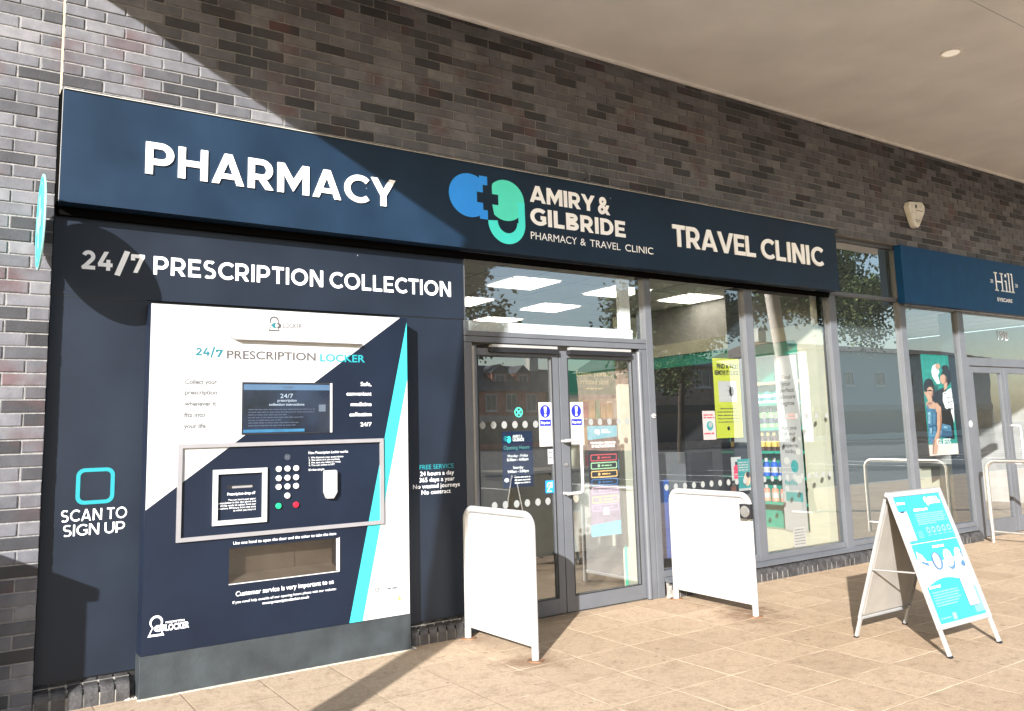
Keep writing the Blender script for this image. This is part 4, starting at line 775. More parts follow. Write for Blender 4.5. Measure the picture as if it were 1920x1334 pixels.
for k, s_ in enumerate(('Find', 'your', 'perfect', 'skincare', 'regime')): wd = (.12, .12, .19, .215, .18)[k]; text(m, FP, s_, -.595 - wd / 2, -.595 + wd / 2, 1.958 - k * .072, .046, .005, .012)
for k, s_ in enumerate(('Ask one', 'of our', 'skin', 'experts', 'today')): wd = (.20, .16, .12, .20, .15)[k]; text(m, FP, s_, -.60 - wd / 2, -.60 + wd / 2, 1.40 - k * .064, .042, .005, .012)
m.use(mat('pale_red_print', (0.75, 0.36, 0.32))); [bars(m, FP, -.69, -.50, z, .02, .005, int(z * 50)) for z in (1.555, 1.52)]
m.use(mat('leaflet_teal', (0.016, 0.23, 0.235))); m.rect(FP, -.70, -.48, .62, .72, .005); text(m, FP, 'hello', -.70, -.54, .80, .05, .005, .02); m.disc(FP, -.56, 1.0, .05, .005, None, 18, .07); m.use(mat('dot_grey', (0.45, 0.45, 0.43), .6, var=0))
for a, b, r in ((-.50, 1.16, .035), (-.66, 1.06, .04), (-.52, .86, .045), (-.68, .76, .03), (-.47, 1.30, .02)): m.disc(FP, a, b, r, .0055, None, 16)
done(m, ('skincare_poster', 'tall white skincare regime poster on the front of the green shelf wall', 'poster'), (XD, .6, .3))
def lathe(m, prof, n=14):
    for k in range(len(prof) - 1):
        (r0_, z0_), (r1_, z1_) = prof[k], prof[k + 1]; sv = m.smooth; m.smooth = True
        m.add([(r0_ * math.cos(6.2832 * i / n), r0_ * math.sin(6.2832 * i / n), z0_) for i in range(n)] + [(r1_ * math.cos(6.2832 * i / n), r1_ * math.sin(6.2832 * i / n), z1_) for i in range(n)], [(i, (i + 1) % n, n + (i + 1) % n, n + i) for i in range(n)]); m.smooth = sv
def product(name, body, cap, r, h, label, band):
    t = thing(name, label, name.split('_')[-1], (0, 0, 0), label.replace('a ', '', 1))
    m = MB(body); lathe(m, [(0, 0), (r, 0), (r, h * .72), (r * .45, h * .8), (0, h * .8)]); m.use(band); lathe(m, [(r * 1.01, h * .2), (r * 1.01, h * .5)]); m.build('body', t)
    m = MB(cap); lathe(m, [(r * .5, h * .795), (r * .5, h), (0, h)]); m.build('cap', t); return t
LG = mat('bottle_green', (0.20, 0.55, 0.16), .35, var=.03); BRN = mat('bottle_brown', (0.05, 0.02, 0.015), .3, var=.03); GOLD = mat('cap_gold', (0.55, 0.40, 0.10), .4, var=.03); BL2 = mat('bottle_blue', (0.02, 0.10, 0.5), .35, var=.03); PK = mat('bottle_coral', (0.75, 0.28, 0.20), .4, var=.03)
rows = [(1.707, product('white_tub', mat('tub_white', (.75, .77, .76), .4), CYAN, .062, .13, 'white tub with cyan lid on the shelf second from the top', CYAN), .15), (1.427, product('green_bottle', LG, BLACK, .048, .22, 'green pump bottle with dark label on the middle shelf', DN), .105), (1.167, product('brown_bottle', BRN, GOLD, .038, .215, 'brown bottle with gold cap on the fourth shelf', GOLD), .085), (.882, product('blue_bottle', BL2, WHITE, .04, .20, 'blue bottle with white cap on the fifth shelf', WHITE), .11), (.602, product('coral_bottle', PK, WHITE, .04, .18, 'coral bottle with white cap on the lowest green shelf', WHITE), .12)]
for z, t, st_ in rows:
    y = .80; first = True
    while y < 1.56:
        c = t if first else copy_tree(t); c.location = (XD + .075, y, z + .001); first = False; y += st_
m = MB(CREAM); m.box(5.075, 5.375, .42, .46, .03, 2.50); ep = m.build('board', thing('end_panel', 'tall sunlit cream panel just inside the right pharmacy door', 'panel', (5.2, .44, 0)), .004)
m = MB(mat('poster_mint', (0.08, 0.55, 0.36), .5)); m.box(5.060, 5.085, .412, .4195, .03, .42); m.build('green_edge', ep)
m = MB(mat('banner_green', (0.02, 0.20, 0.13), .5, var=.05)); FB = wallfr(2.5); m.rect(FB, 6.08, 6.87, 1.88, 2.33, -.02, 0); m.use(mat('banner_lime', (0.70, 0.80, 0.45), .5, var=0)); text(m, FB, 'Eczema, psoriasis,', 6.22, 6.78, 2.11, .066, .002, 0); text(m, FB, 'irritated skin?', 6.27, 6.72, 2.01, .066, .002, 0); bars(m, FB, 6.36, 6.62, 1.95, .02, .002, 4)
done(m, ('hanging_banner', 'dark green eczema banner hanging deep inside the pharmacy', 'banner'), (6.5, 2.5, 1.88))
ct = thing('counter', 'rounded white shop counter inside the pharmacy behind the doors', 'counter', (5.6, 2.5, 0)); m = MB(mat('counter_white', (.36, .36, .34), .35)); m.prism(Fr((0, 2.2, 0)), rrect(5.05, 5.60, .10, 1.0, .10), -.6, 0); m.build('front', ct, .01); m = MB(mat('counter_white', (.36, .36, .34))); m.prism(Fr((0, 2.2, 0)), rrect(5.72, 6.25, .10, 1.0, .10), -.6, 0); m.build('front', ct, .01); m = MB(PLGREY); m.box(5.05, 6.25, 2.28, 2.75, 0, .10); m.build('kickboard', ct)
m = MB(mat('counter_top', (.25, .24, .22), .3)); m.box(5.0, 6.3, 2.15, 2.85, 1.001, 1.03); m.build('top', ct, .004)
gs = thing('gondola_shelf', 'cream shelf unit of boxes standing under the green eczema banner', 'shelving', (6.4, 2.7, 0)); m = MB(CREAM); m.box(6.32, 7.0, 2.85, 2.88, 0, 1.85); m.box(6.32, 6.345, 2.55, 2.849, 0, 1.85); m.box(6.975, 7.0, 2.55, 2.849, 0, 1.85); m.build('carcass', gs)
for z in (.3, .62, .94, 1.26, 1.58):
    m = MB(CREAM); m.box(6.346, 6.974, 2.56, 2.848, z, z + .025); m.build('shelf', gs)
rb2 = random.Random(9); bx = []
for z in (.326, .646, .966, 1.286, 1.606):
    x = 6.37
    while x < 6.90:
        wd = rb2.uniform(.06, .11); c = rb2.choice(((.7, .7, .7), (.5, .1, .1), (.1, .3, .5), (.2, .5, .3), (.7, .5, .2))); m = MB(mat('carton_%d' % int(c[0] * 100 + c[2] * 10), c, .5)); h = rb2.uniform(.12, .22); m.box(x, x + wd, 2.60, 2.72, z, z + h); o = m.build('carton', org=(x, 2.66, z)); tag(o, 'small coloured carton on the cream shelves under the green banner', 'box', 'cartons on the cream shelf unit'); x += wd + .015
m = MB(mat('cabinet_grey', (.11, .115, .125), .4)); m.box(5.50, 6.065, .60, .85, 0, 1.215); tag(m.build('grey_cabinet', bevel=.006, org=(5.8, .7, 0)), 'low dark grey cabinet back inside the window behind the second barrier', 'cabinet')
m = MB(BLACK); m.box(6.075, 6.40, .55, .80, 0, 1.205); tag(m.build('black_cabinet', bevel=.006, org=(6.2, .7, 0)), 'low black cabinet back beside the red bottle poster', 'cabinet')
m = MB(mat('stand_blue', (.015, .07, .30), .45, var=.1)); m.box(5.40, 5.56, .33, .36, .27, .98); tag(m.build('blue_board', bevel=.003, org=(5.48, .34, .27)), 'narrow blue board inside the glass left of the second barrier', 'board')

# ================================================================== things inside the optician
FH = wallfr(.20)
def hp(x, y): return (9.728 + (x - (232 + (y - 125) * .0893)) * .00235, 2.26 - (y - 125) * .00125)
def hpoly(m, pts, l): m.poly(FH, [hp(*p) for p in pts], l)
def hell(m, x, y, rx, ry, l): hpoly(m, [(x + rx * math.cos(6.2832 * i / 20), y + ry * math.sin(6.2832 * i / 20)) for i in range(20)], l)
SKIN = mat('print_skin', (.56, .33, .23), .5, var=.05); HAIR = mat('print_hair', (.012, .010, .010), .5, var=0); DEN = mat('print_denim', (.07, .20, .34), .5, var=.25, scale=30)
m = MB(mat('print_sea', (.015, .25, .21), .5, var=.12, scale=14)); m.poly(FH, [hp(232, 125), hp(497, 125), hp(590, 1000), hp(312, 1000)], 0)
m.use(mat('print_pale', (.70, .62, .58), .5, var=.1)); hpoly(m, [(312, 1000), (590, 1000), (598, 1105), (322, 1105)], .0002)
m.use(HAIR); hell(m, 480, 340, 50, 95, .001); hell(m, 470, 250, 36, 26, .0012); hpoly(m, [(385, 480), (470, 440), (540, 700), (560, 960), (420, 930), (400, 700)], .0014); m.use(LWHITE); hpoly(m, [(345, 240), (375, 215), (412, 290), (398, 330), (420, 410), (390, 412), (345, 345), (335, 290)], .002); hpoly(m, [(445, 500), (525, 450), (552, 620), (556, 800), (525, 690), (470, 650), (445, 580)], .002)
m.use(HAIR); rh = random.Random(2); [hell(m, rh.uniform(462, 535), rh.uniform(500, 660), 6, 5, .0024) for _ in range(14)]; hell(m, 505, 672, 22, 20, .0025)
m.use(SKIN); hell(m, 396, 238, 24, 28, .0026); hell(m, 447, 365, 30, 48, .0026); hpoly(m, [(455, 405), (490, 395), (485, 450), (455, 480)], .0027)
m.use(DEN); hpoly(m, [(440, 800), (520, 825), (535, 930), (410, 935)], .0028); m.use(HAIR); hell(m, 310, 440, 48, 80, .003); hpoly(m, [(330, 420), (385, 500), (400, 600), (340, 610)], .0032)
m.use(SKIN); hell(m, 322, 490, 30, 48, .0036); hpoly(m, [(265, 490), (285, 490), (340, 545), (345, 585), (395, 600), (420, 640), (380, 700), (300, 690), (285, 600), (305, 580)], .0034); m.use(HAIR); hell(m, 318, 478, 24, 7, .0040)
m.use(DEN); hpoly(m, [(290, 655), (300, 600), (312, 650), (372, 660), (380, 610), (388, 680), (385, 900), (310, 920)], .0042); hpoly(m, [(305, 900), (392, 890), (372, 990), (318, 985)], .0046); m.use(SKIN); hpoly(m, [(378, 615), (425, 640), (432, 800), (412, 950), (385, 1090), (345, 1090), (362, 950), (390, 850), (375, 700)], .005)
SKD = mat('print_skin_dark', (.30, .15, .10), .5, var=.08); DED = mat('print_denim_dark', (.025, .075, .15), .5, var=.2, scale=40); DEL = mat('print_denim_light', (.22, .40, .52), .5, var=.2, scale=40)
m.use(SKD); hpoly(m, [(335, 470), (352, 480), (350, 530), (332, 540), (340, 505)], .0052); hpoly(m, [(415, 660), (432, 800), (412, 950), (400, 950), (416, 800)], .0053); hpoly(m, [(300, 595), (345, 590), (330, 615), (308, 612)], .0054); hell(m, 322, 512, 9, 4, .0055); hpoly(m, [(462, 345), (478, 340), (476, 400), (455, 408), (466, 380)], .0056); hpoly(m, [(352, 950), (368, 955), (352, 1088), (345, 1088)], .0057)
m.use(DED); hpoly(m, [(345, 670), (352, 670), (350, 900), (342, 900)], .0052); hpoly(m, [(310, 820), (385, 810), (386, 824), (311, 834)], .0053); hpoly(m, [(440, 860), (525, 880), (530, 930), (430, 935)], .0054); hpoly(m, [(372, 680), (386, 690), (385, 890), (374, 880)], .0055)
m.use(DEL); hpoly(m, [(300, 690), (325, 685), (322, 800), (304, 800)], .0056); hpoly(m, [(318, 840), (340, 840), (338, 890), (320, 890)], .0057); hpoly(m, [(455, 825), (490, 830), (480, 850), (450, 845)], .0058)
m.use(HAIR); [hpoly(m, [(x, 420 + 4 * k), (x + 5, 420), (x + 16, 600 + 6 * k), (x + 8, 596)], .0058) for k, x in enumerate((352, 362, 374, 386))]; [hell(m, rh.uniform(450, 545), rh.uniform(480, 700), 4, 3, .0059) for _ in range(26)]; [hell(m, rh.uniform(340, 400), rh.uniform(250, 395), 3, 3, .0059) for _ in range(16)]
m.use(LWHITE); text(m, FH, 'GUESS', 9.905, 10.22, 1.155, .075, .0066, .015)
done(m, ('fashion_poster', 'tall teal poster of two women, one in denim, hanging in the optician window', 'poster'), (10, .2, 1.03))
for k, (x0, x1, h, y) in enumerate(((9.50, 9.98, .74, .42), (10.03, 10.34, .86, .55))):
    m = MB(CREAM); m.box(x0, x1, y, y + .35, .0, h); tag(m.build('display_plinth', bevel=.005, org=(x0, y, 0)), ('wide cream plinth under the left of the two-women poster', 'taller narrow cream plinth right of the wide one in the optician window')[k], 'plinth')
er = thing('eyewear_rack', 'panel of dark spectacles on the wall left of the two-women poster', 'display', (9.5, .7, 0)); m = MB(mat('rack_grey', (.40, .40, .40), .5)); m.box(9.02, 9.9, .98, 1.0, .8, 2.0); m.build('panel', er)
for c_ in range(4):
    for r_ in range(9):
        m = MB(BLACK); x = 9.16 + c_ * .19; z = .92 + r_ * .11; [m.disc(wallfr(.975), x + s1 * .034, z, .030, 0, .004, 14, .022) for s1 in (-1, 1)]; m.rect(wallfr(.975), x - .07, x + .07, z + .012, z + .02, .0, .003); m.build('spectacles', er)
m = MB(mat('display_green', (.03, .26, .19), .5, var=.1)); m.box(11.3, 13.4, 2.6, 2.65, .3, 2.3); tag(m.build('green_display_wall', org=(12, 2.6, .3)), 'soft green display wall deep inside the optician', 'display')
m = MB(CREAM); m.box(11.0, 11.5, .8, 1.2, 0, .85); tag(m.build('reception_desk', bevel=.01, org=(11.2, 1, 0)), 'pale desk just inside the optician doors', 'desk')
m = MB(WHITE); m.disc(wallfr(YF - .0075), 10.49, 1.40, .042, 0, .001, 24); m.use(GRTXT); m.poly(wallfr(YF - .0075), [(10.468, 1.425), (10.474, 1.430), (10.512, 1.375), (10.506, 1.370)], .002); done(m, ('round_sticker', 'round white sticker on the mullion left of the optician doors', 'sticker'), (10.49, YF, 1.4))

# ================================================================== barriers, handrail, A-board, alarm
def barrier(label, p0, p1, H=.915, button=False):
    L = math.hypot(p1[0] - p0[0], p1[1] - p0[1]); t = thing('door_barrier', label, 'barrier', (0, 0, 0), 'white barriers beside the pharmacy doors')
    R = .085; r = .024
    m = MB(BARW); path = [(0, 0, 0), (0, 0, H - R)] + [(R - R * math.cos(math.radians(a)), 0, H - R + R * math.sin(math.radians(a))) for a in (15, 30, 45, 60, 75, 90)] + [(L - R + R * math.sin(math.radians(a)), 0, H - R + R * math.cos(math.radians(a))) for a in (0, 15, 30, 45, 60, 75, 90)] + [(L, 0, 0)]
    m.tube(path, r, 16); m.build('frame', t)
    m = MB(BARW); m.prism(Fr((0, 0, 0)), [(.026, .115), (L - .026, .115), (L - .026, H - R)] + [(L - R + (R - .026) * math.sin(math.radians(a)), H - R + (R - .026) * math.cos(math.radians(a))) for a in (75, 55, 35, 15, 0)] + [(R - (R - .026) * math.sin(math.radians(a)), H - R + (R - .026) * math.cos(math.radians(a))) for a in (0, 15, 35, 55, 75)] + [(.026, H - R)], -.006, .006); m.build('infill_panel', t)
    m = MB(BARW); m.box(.025, L - .025, -.014, .014, .085, .113); m.build('bottom_rail', t, .003)
    for x in (0, L):
        m = MB(mat('rusty_base', (.16, .085, .045), .85, var=.3, scale=25)); m.prism(Fr((x, 0, 0), (1, 0, 0), (0, 1, 0)), [(.055 * math.cos(a), .055 * math.sin(a)) for a in [6.2832 * i / 18 for i in range(18)]], 0, .007); m.build('base_plate', t)
    if button:
        m = MB(BLACK); m.box(L - .045, L + .065, -.062, -.024, H - .175, H - .062); b = m.build('push_button', t, .006); m = MB(STEEL); m.disc(Fr((0, -.062, 0)), L + .018, H - .118, .044, 0, .012, 28); m.build('button_disc', b, .003)
    t.location = (p0[0], p0[1], 0); t.rotation_euler = (0, 0, math.atan2(p1[1] - p0[1], p1[0] - p0[0])); return t
barrier('plain white barrier left of the pharmacy doors, nearest the locker', (3.150, -.045), (3.176, -.845))
barrier('white barrier right of the pharmacy doors, with a round door button', (5.232, -.030), (5.195, -.920), button=True)
hr = thing('handrail', 'stainless steel hoop handrail by the optician doors', 'handrail', (10.36, 0, 0))
X = 10.36; m = MB(STEEL); R = .11; H = .955
m.tube([(X, -.13, 0), (X, -.13, H - R)] + [(X, -.13 - R + R * math.cos(math.radians(a)), H - R + R * math.sin(math.radians(a))) for a in (15, 30, 45, 60, 75, 90)] + [(X, -1.15 + R * math.cos(math.radians(a)) , H - R + R * math.sin(math.radians(a))) for a in (90, 105, 120, 135, 150, 165, 180)] + [(X, -1.26, 0)], .024, 16); m.build('hoop', hr)
m = MB(STEEL); m.tube([(X, -.13, .125), (X, -1.26, .125)], .016, 12); m.build('lower_rail', hr)

ab = thing('a_board', 'silver framed A-board with a bright cyan health app poster on the paving', 'sign', (5.47, -2.11, 0))
AX0, AX1 = 5.160, 5.772; AWd = AX1 - AX0; HH = .985; dy = .325; LL = math.hypot(HH, dy)
FFr = Fr((AX0, -2.450, 0), (1, -.015, 0), (0, dy, HH)); FBk = Fr((AX1 + .03, -1.773, 0), (-1, -.0, 0), (0, -dy, HH))
CY2 = mat('aboard_cyan', (0.026, 0.26, 0.335), .4, var=.05, scale=3)
def leaf(fr, front):
    nm = 'front_leaf' if front else 'rear_leaf'; b0 = .165 if front else .135
    m = MB(ALU); m.ring(fr, [(0, b0), (AWd, b0), (AWd, LL), (0, LL)], [(.032, b0 + .032), (AWd - .032, b0 + .032), (AWd - .032, LL - .032), (.032, LL - .032)], -.012, .010)
    fo = m.build(nm, ab, .003)
    m = MB(mat('aboard_backing', (0.235, 0.22, 0.20), .6, var=.05)); m.rect(fr, .030, AWd - .030, b0 + .030, LL - .030, -.010, -.003); m.build('backing', fo)
    for a in (.0, AWd - .030):
        m = MB(ALU); m.rect(fr, a + .002, a + .028, 0.004, b0 + .02 if not front else b0 - .001, -.013, .006); m.build('leg', fo, .002)
        m = MB(BLACK); m.rect(fr, a, a + .030, -.004, .012, -.016, .008); m.build('foot_cap', fo)
    return fo, b0
fo, b0 = leaf(FFr, True); ro, _ = leaf(FBk, False)
pw0, pw1, pz0, pz1 = .032, AWd - .032, b0 + .032, LL - .032
def uv(u, v): return (pw0 + (pw1 - pw0) * u, pz0 + (pz1 - pz0) * v)
def ub(m, u0, u1, v0, v1, l): m.poly(FFr, [uv(u0, v0), uv(u1, v0), uv(u1, v1), uv(u0, v1)], l)
def ue(m, u, v, ru, rv, l, n=22): m.poly(FFr, [uv(u + ru * math.cos(6.2832 * i / n), v + rv * math.sin(6.2832 * i / n)) for i in range(n)], l)
m = MB(WHITE); ub(m, 0, 1, 0, 1, .0); m.use(CY2); m.poly(FFr, [uv(0, .50), uv(.2, .47), uv(.5, .455), uv(.8, .47), uv(1, .50), uv(1, 1), uv(0, 1)], .001)
m.poly(FFr, [uv(0, 0), uv(1, 0), uv(1, .16), uv(.9, .22)] + [uv(.78 - .78 * k / 10, .27 + .055 * math.sin(math.pi * k / 10 * .9 + .3)) for k in range(11)], .001)
m.use(mat('aboard_pale_blue', (0.12, 0.26, 0.36), .4, var=.03)); m.poly(FFr, [uv(1, .02), uv(1, .20)] + [uv(*p) for p in arc(.93, .13, .13, .10, 60, 200, 10)] + [uv(.8, .02)], .0015)
m.use(WHITE)
for u0, u1, v0, v1 in ((.0, .185, .635, .880), (.715, .945, .075, .325)): m.use(DN); ub(m, u0, u1, v0, v1, .002); m.use(WHITE); ub(m, u0 + .008, u1 - .008, v0 + .004, v1 - .004, .0025)
m.use(DN); ub(m, .05, .13, .868, .877, .003)
m.use(LWHITE)
text(m, FFr, 'AMIRY &', uv(.70, 0)[0], uv(.92, 0)[0], uv(0, .950)[1], .020, .003, .03); text(m, FFr, 'GILBRIDE', uv(.70, 0)[0], uv(.95, 0)[0], uv(0, .918)[1], .020, .003, .03); ue(m, .655, .955, .035, .024, .003); ue(m, .675, .930, .030, .026, .0034)
bars(m, FFr, uv(.04, 0)[0], uv(.20, 0)[0], uv(0, .935)[1], .016, .003, 1); bars(m, FFr, uv(.33, 0)[0], uv(.62, 0)[0], uv(0, .868)[1], .016, .003, 2)
m.use(mat('aboard_pale_text', (0.17, 0.36, 0.40), .5, var=0))
for k in range(6): bars(m, FFr, uv(.32, 0)[0], uv((.95, .93, .96, .90, .94, .7)[k], 0)[0], uv(0, .838 - k * .0165)[1], .007, .003, 20 + k)
for k in range(5): bars(m, FFr, uv(.24, 0)[0], uv(.34, 0)[0], uv(0, .70 - k * .012)[1], .004, .003, 40 + k); ue(m, .47 + k * .112, .706, .040, .026, .003); bars(m, FFr, uv(.43 + k * .112, 0)[0], uv(.51 + k * .112, 0)[0], uv(0, .662)[1], .005, .003, 50 + k)
m.use(mat('aboard_mid_cyan', (0.02, 0.19, 0.27), .5, var=0)); [ue(m, .47 + k * .112, .706, .022, .014, .0035) for k in range(5)]
m.use(LWHITE); bars(m, FFr, uv(.42, 0)[0], uv(.66, 0)[0], uv(0, .562)[1], .016, .003, 70); ub(m, .0, 1.0, .612, .6145, .003); bars(m, FFr, uv(.05, 0)[0], uv(.28, 0)[0], uv(0, .262)[1], .014, .003, 71)
m.use(mat('aboard_pale_text', (0.35, 0.80, 0.88))); [bars(m, FFr, uv(.07, 0)[0], uv((.60, .62, .58, .62, .55, .5)[k], 0)[0], uv(0, .225 - k * .020)[1], .007, .003, 80 + k) for k in range(6)]
ub(m, .30, .38, .01, .06, .003); bars(m, FFr, uv(.05, 0)[0], uv(.26, 0)[0], uv(0, .03)[1], .008, .003, 90)
SL = mat('print_slate_blue', (0.05, 0.12, 0.22), .5, var=.08); PE = mat('print_peach', (0.42, 0.30, 0.24), .5, var=.03)
m.use(LWHITE); m.poly(FFr, [uv(.03, .42), uv(.06, .555), uv(.15, .52), uv(.22, .445), uv(.17, .40)], .003); m.use(SL); m.poly(FFr, [uv(.06, .485), uv(.22, .455), uv(.21, .425), .0 and uv(0, 0) or uv(.10, .455)], .0035)
ue(m, .41, .458, .105, .072, .003); m.use(PE); ue(m, .405, .462, .065, .062, .0035); m.use(LWHITE); ue(m, .395, .485, .045, .028, .004)
m.use(SL); ue(m, .67, .452, .095, .080, .003); m.use(LWHITE); ue(m, .655, .468, .088, .070, .0035); m.use(SL); ue(m, .625, .495, .018, .014, .004); ue(m, .685, .492, .018, .014, .0042)
m.use(LWHITE); ue(m, .89, .475, .075, .062, .003); m.use(SL); ue(m, .92, .405, .045, .026, .0035); m.poly(FFr, [uv(.93, .50), uv(.97, .51), uv(.98, .45), uv(.95, .45)], .004)
m.build('poster', fo)
m = MB(WHITE); m.rect(FBk, pw0, pw1, .17, pz1, .0, .001); m.build('poster', ro)
m = MB(ALU); a = FFr(.012, .52, -.02); b = FBk(AWd - .012, .50, -.02); m.tube([a, b], .006, 8); m.build('stay_bar', ab); m = MB(ALU); a = FFr(AWd - .012, .52, -.02); b = FBk(.012, .50, -.02); m.tube([a, b], .006, 8); m.build('stay_bar', ab)
m = MB(ALU); m.tube([FFr(.0, LL - .012, -.016), FFr(AWd, LL - .012, -.016)], .011, 10); m.build('hinge', ab)

al = thing('alarm_box', 'white wedge-shaped alarm box on the brick above the blue fascia', 'alarm', (9.47, 0, 3.9)); FA = wallfr(0)
m = MB(mat('alarm_white', (0.62, 0.61, 0.58), .45, var=.08, scale=12)); m.prism(FA, [(9.30, 3.99), (9.335, 4.05), (9.60, 4.075), (9.655, 4.03), (9.645, 3.96), (9.50, 3.765), (9.47, 3.745), (9.42, 3.75), (9.39, 3.78)], 0, .075); m.build('housing', al, .012)
m = MB(BLACK); m.disc(FA, 9.455, 4.005, .018, .0755, .078, 14, .026); m.rect(FA, 9.455, 9.60, 3.953, 3.96, .0755, .077); m.build('strobe', al)
m = MB(GRTXT); bars(m, FA, 9.42, 9.52, 3.83, .012, .0756, 6); bars(m, FA, 9.42, 9.50, 3.81, .010, .0756, 7); m.build('marking', al)
hk = MB(BLACK); hk.tube([(4.42, .0, 3.60), (4.42, -.03, 3.60), (4.435, -.045, 3.615), (4.425, -.05, 3.64), (4.40, -.045, 3.645)], .004, 8); tag(hk.build('wire_hook', org=(4.42, 0, 3.6)), 'small bent wire hook in the brick above the logo', 'hook')

# ================================================================== across the street (seen mirrored in the glass)
FROW = lambda y: Fr((0, y, 0), (-1, 0, 0), (0, 0, 1))
WINP = mat('far_window_glass', (0.05, 0.06, 0.08), .1, var=.1)
def house(label, x0, x1, y, d, eave, ridge, wm, rm, wins, shop=None, dormers=()):
    t = thing('terraced_house', label, 'building', ((x0 + x1) / 2, y, 0), 'buildings across the street'); F = FROW(y)
    m = MB(wm); m.box(x0, x1, y - d, y, -.14, eave); m.build('wall', t)
    m = MB(rm); m.add([(x0 - .3, y + .3, eave + .02), (x1 + .3, y + .3, eave + .02), (x1 + .3, y - d / 2, ridge), (x0 - .3, y - d / 2, ridge), (x0 - .3, y - d - .3, eave + .02), (x1 + .3, y - d - .3, eave + .02)], [(0, 1, 2, 3), (3, 2, 5, 4), (0, 3, 4), (1, 5, 2), (0, 4, 5, 1)]); ro_ = m.build('roof', t)
    m = MB(wm); m.box(x0 + .4, x0 + 1.5, y - d / 2 - .4, y - d / 2 + .4, ridge - .5, ridge + 1.3); m.build('chimney', ro_)
    for x, z, w_, h_ in wins:
        m = MB(WHITE); m.rring(F, -x - w_ / 2, -x + w_ / 2, z - h_ / 2, z + h_ / 2, .09, 0, .05); m.rect(F, -x - .04, -x + .04, z - h_ / 2 + .09, z + h_ / 2 - .09, .01, .045); fo_ = m.build('window', t); m = MB(WINP); m.rect(F, -x - w_ / 2 + .05, -x + w_ / 2 - .05, z - h_ / 2 + .05, z + h_ / 2 - .05, .006); m.build('pane', fo_)
        m = MB(mat('stone_sill', (.55, .52, .46), .7)); m.rect(F, -x - w_ / 2 - .1, -x + w_ / 2 + .1, z - h_ / 2 - .15, z - h_ / 2 - .002, 0, .09); m.build('sill', fo_)
    for x in dormers:
        yy = y - d * .16; F2 = FROW(yy); m = MB(wm); m.box(x - .9, x + .9, yy - 2.2, yy, eave + .5, eave + 2.0); dm_ = m.build('dormer', t); m = MB(rm); m.add([(x - 1.1, yy + .15, eave + 2.0), (x + 1.1, yy + .15, eave + 2.0), (x, yy + .15, eave + 2.9), (x - 1.1, yy - 2.6, eave + 2.0), (x + 1.1, yy - 2.6, eave + 2.0), (x, yy - 2.6, eave + 2.9)], [(0, 1, 2), (0, 2, 5, 3), (1, 4, 5, 2), (0, 3, 4, 1)]); m.build('dormer_roof', dm_)
        m = MB(WHITE); m.rring(F2, -x - .6, -x + .6, eave + .7, eave + 1.85, .1, 0, .05); m.rect(F2, -x - .04, -x + .04, eave + .8, eave + 1.75, .01, .04); m.use(WINP); m.rect(F2, -x - .52, -x + .52, eave + .78, eave + 1.77, .005); m.build('dormer_window', dm_)
    if shop:
        m = MB(shop); m.rect(F, -x1 + .1, -x0 - .1, 2.55, 3.15, 0, .15); m.build('shop_sign_band', t); m = MB(WINP); m.rect(F, -x1 + .4, -x0 - .4, .4, 2.45, .01); m.build('shop_window', t)
    return t
RB = mat('red_sandstone_brick', (0.33, 0.125, 0.095), .8, var=.2, scale=3); SLATE = mat('slate_roof', (0.055, 0.06, 0.07), .7, var=.15, scale=2); TAN = mat('buff_brick', (0.34, 0.235, 0.19), .8, var=.15, scale=2); CRM = mat('pale_render', (0.33, 0.325, 0.30), .8, var=.06); TILE = mat('brown_roof_tile', (0.10, 0.075, 0.06), .8, var=.15)
house('red brick house with dormers, mirrored in the left pharmacy door', 42.5, 51.4, -65, 9, 5.6, 8.6, RB, SLATE, [(44.6, 4.5, 1.3, 1.7), (47.0, 4.5, 1.3, 1.7), (49.5, 4.5, 1.3, 1.7)], CRM, (46.6, 49.6))
house('pale rendered house left of the red brick house across the street', 30, 42.2, -65, 9, 5.4, 8.0, CRM, SLATE, [(33, 4.3, 1.3, 1.5), (37, 4.3, 1.3, 1.5), (40.5, 4.3, 1.3, 1.5)])
house('cream rendered house right of the red brick house, mirrored in the right pharmacy door', 52, 66, -65, 9, 5.6, 8.3, CRM, SLATE, [(54, 4.3, 1.3, 1.5), (56.5, 4.3, 1.3, 1.5), (59, 4.3, 1.3, 1.5), (62, 4.3, 1.3, 1.5)], SLATE)
house('buff brick house above a dark shop, mirrored in the window behind the second barrier', 42.2, 51.5, -40, 8, 6.1, 7.6, TAN, SLATE, [(44.3, 5.0, 1.6, 1.5), (48.2, 5.2, 1.7, 1.35)], mat('dark_shop_band', (.03, .03, .035), .5))
house('long pale building with a shallow roof, mirrored in the dark panel and optician window', 64, 96, -42, 12, 8.2, 9.6, mat('grey_green_cladding', (.40, .43, .41), .7, var=.05), TILE, [(70, 5.6, 1.6, 1.3), (75, 5.6, 1.6, 1.3), (80, 5.6, 1.6, 1.3), (85, 5.6, 1.6, 1.3)], CRM)
BARK = mat('tree_bark', (.05, .038, .03), .9, var=.2)
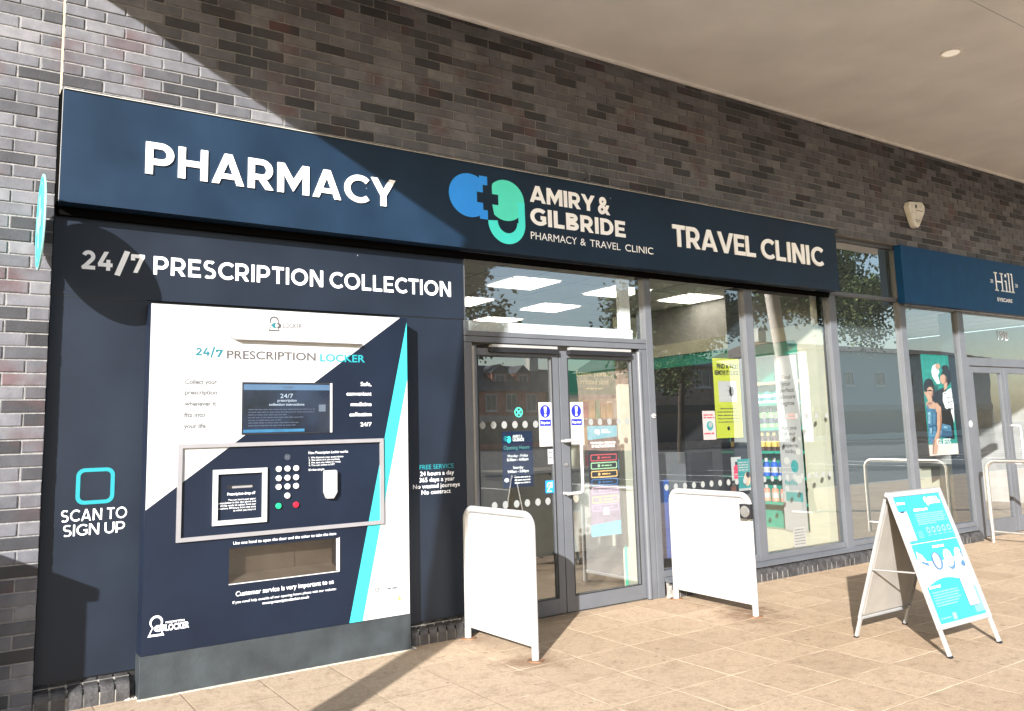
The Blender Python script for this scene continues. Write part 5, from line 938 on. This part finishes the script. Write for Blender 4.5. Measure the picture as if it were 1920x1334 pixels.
LEAF = [mat('leaf_dark', (.028, .05, .014), .7, var=.2), mat('leaf_mid', (.055, .085, .022), .7, var=.2), mat('leaf_light', (.10, .12, .035), .7, var=.2)]
def tree(label, x, y, cx, cz, r, rz, nleaf, seed):
    rr_ = random.Random(seed); t = thing('street_tree', label, 'tree', (x, y, -.14), 'street trees'); m = MB(BARK); top = Vector((cx, y, cz - rz * .35))
    m.tube([(x, y, -.14), (x + (cx - x) * .3, y, cz * .35), tuple(top)], .20, 10, .11); tips = []
    for k in range(11):
        a = rr_.uniform(0, 6.283); e = rr_.uniform(.1, 1.3); L_ = r * rr_.uniform(.5, .85); b = top + Vector((math.cos(a) * math.cos(e) * L_, math.sin(a) * math.cos(e) * L_, math.sin(e) * L_ * rz / r)); m.tube([tuple(top - Vector((0, 0, .3))), tuple((top + b) / 2 + Vector((0, 0, .15))), tuple(b)], .06, 6, .02); tips.append(b)
    m.build('trunk', t); m = MB(LEAF[0]); cen = [Vector((cx, y, cz)) + Vector((rr_.gauss(0, .45) * r, rr_.gauss(0, .45) * r, rr_.gauss(0, .42) * rz)) for _ in range(26)] + tips
    for k in range(nleaf):
        c = rr_.choice(cen); p = c + Vector((rr_.gauss(0, .17) * r, rr_.gauss(0, .17) * r, rr_.gauss(0, .14) * rz)); s_ = rr_.uniform(.07, .16); d = Vector((rr_.uniform(-1, 1), rr_.uniform(-1, 1), rr_.uniform(-1, 1))).normalized(); q = d.orthogonal().normalized()
        m.use(LEAF[rr_.choice((0, 0, 1, 1, 2))]); m.add([p - d * s_, p + q * s_ * .5, p + d * s_, p - q * s_ * .5], [(0, 1, 2, 3)])
    m.build('crown', t)
tree('street tree with leaning trunk, mirrored in the window behind the second barrier', 27.6, -22, 28.2, 6.7, 2.9, 2.6, 15000, 1)
tree('tall street tree, mirrored at the top of the dark opaque panel', 38.6, -22, 38.9, 8.4, 3.4, 3.2, 17000, 2)
tree('street tree mirrored at the left edge of the glass over the doors', 15.4, -22, 15.6, 7.2, 2.1, 3.0, 11000, 3)
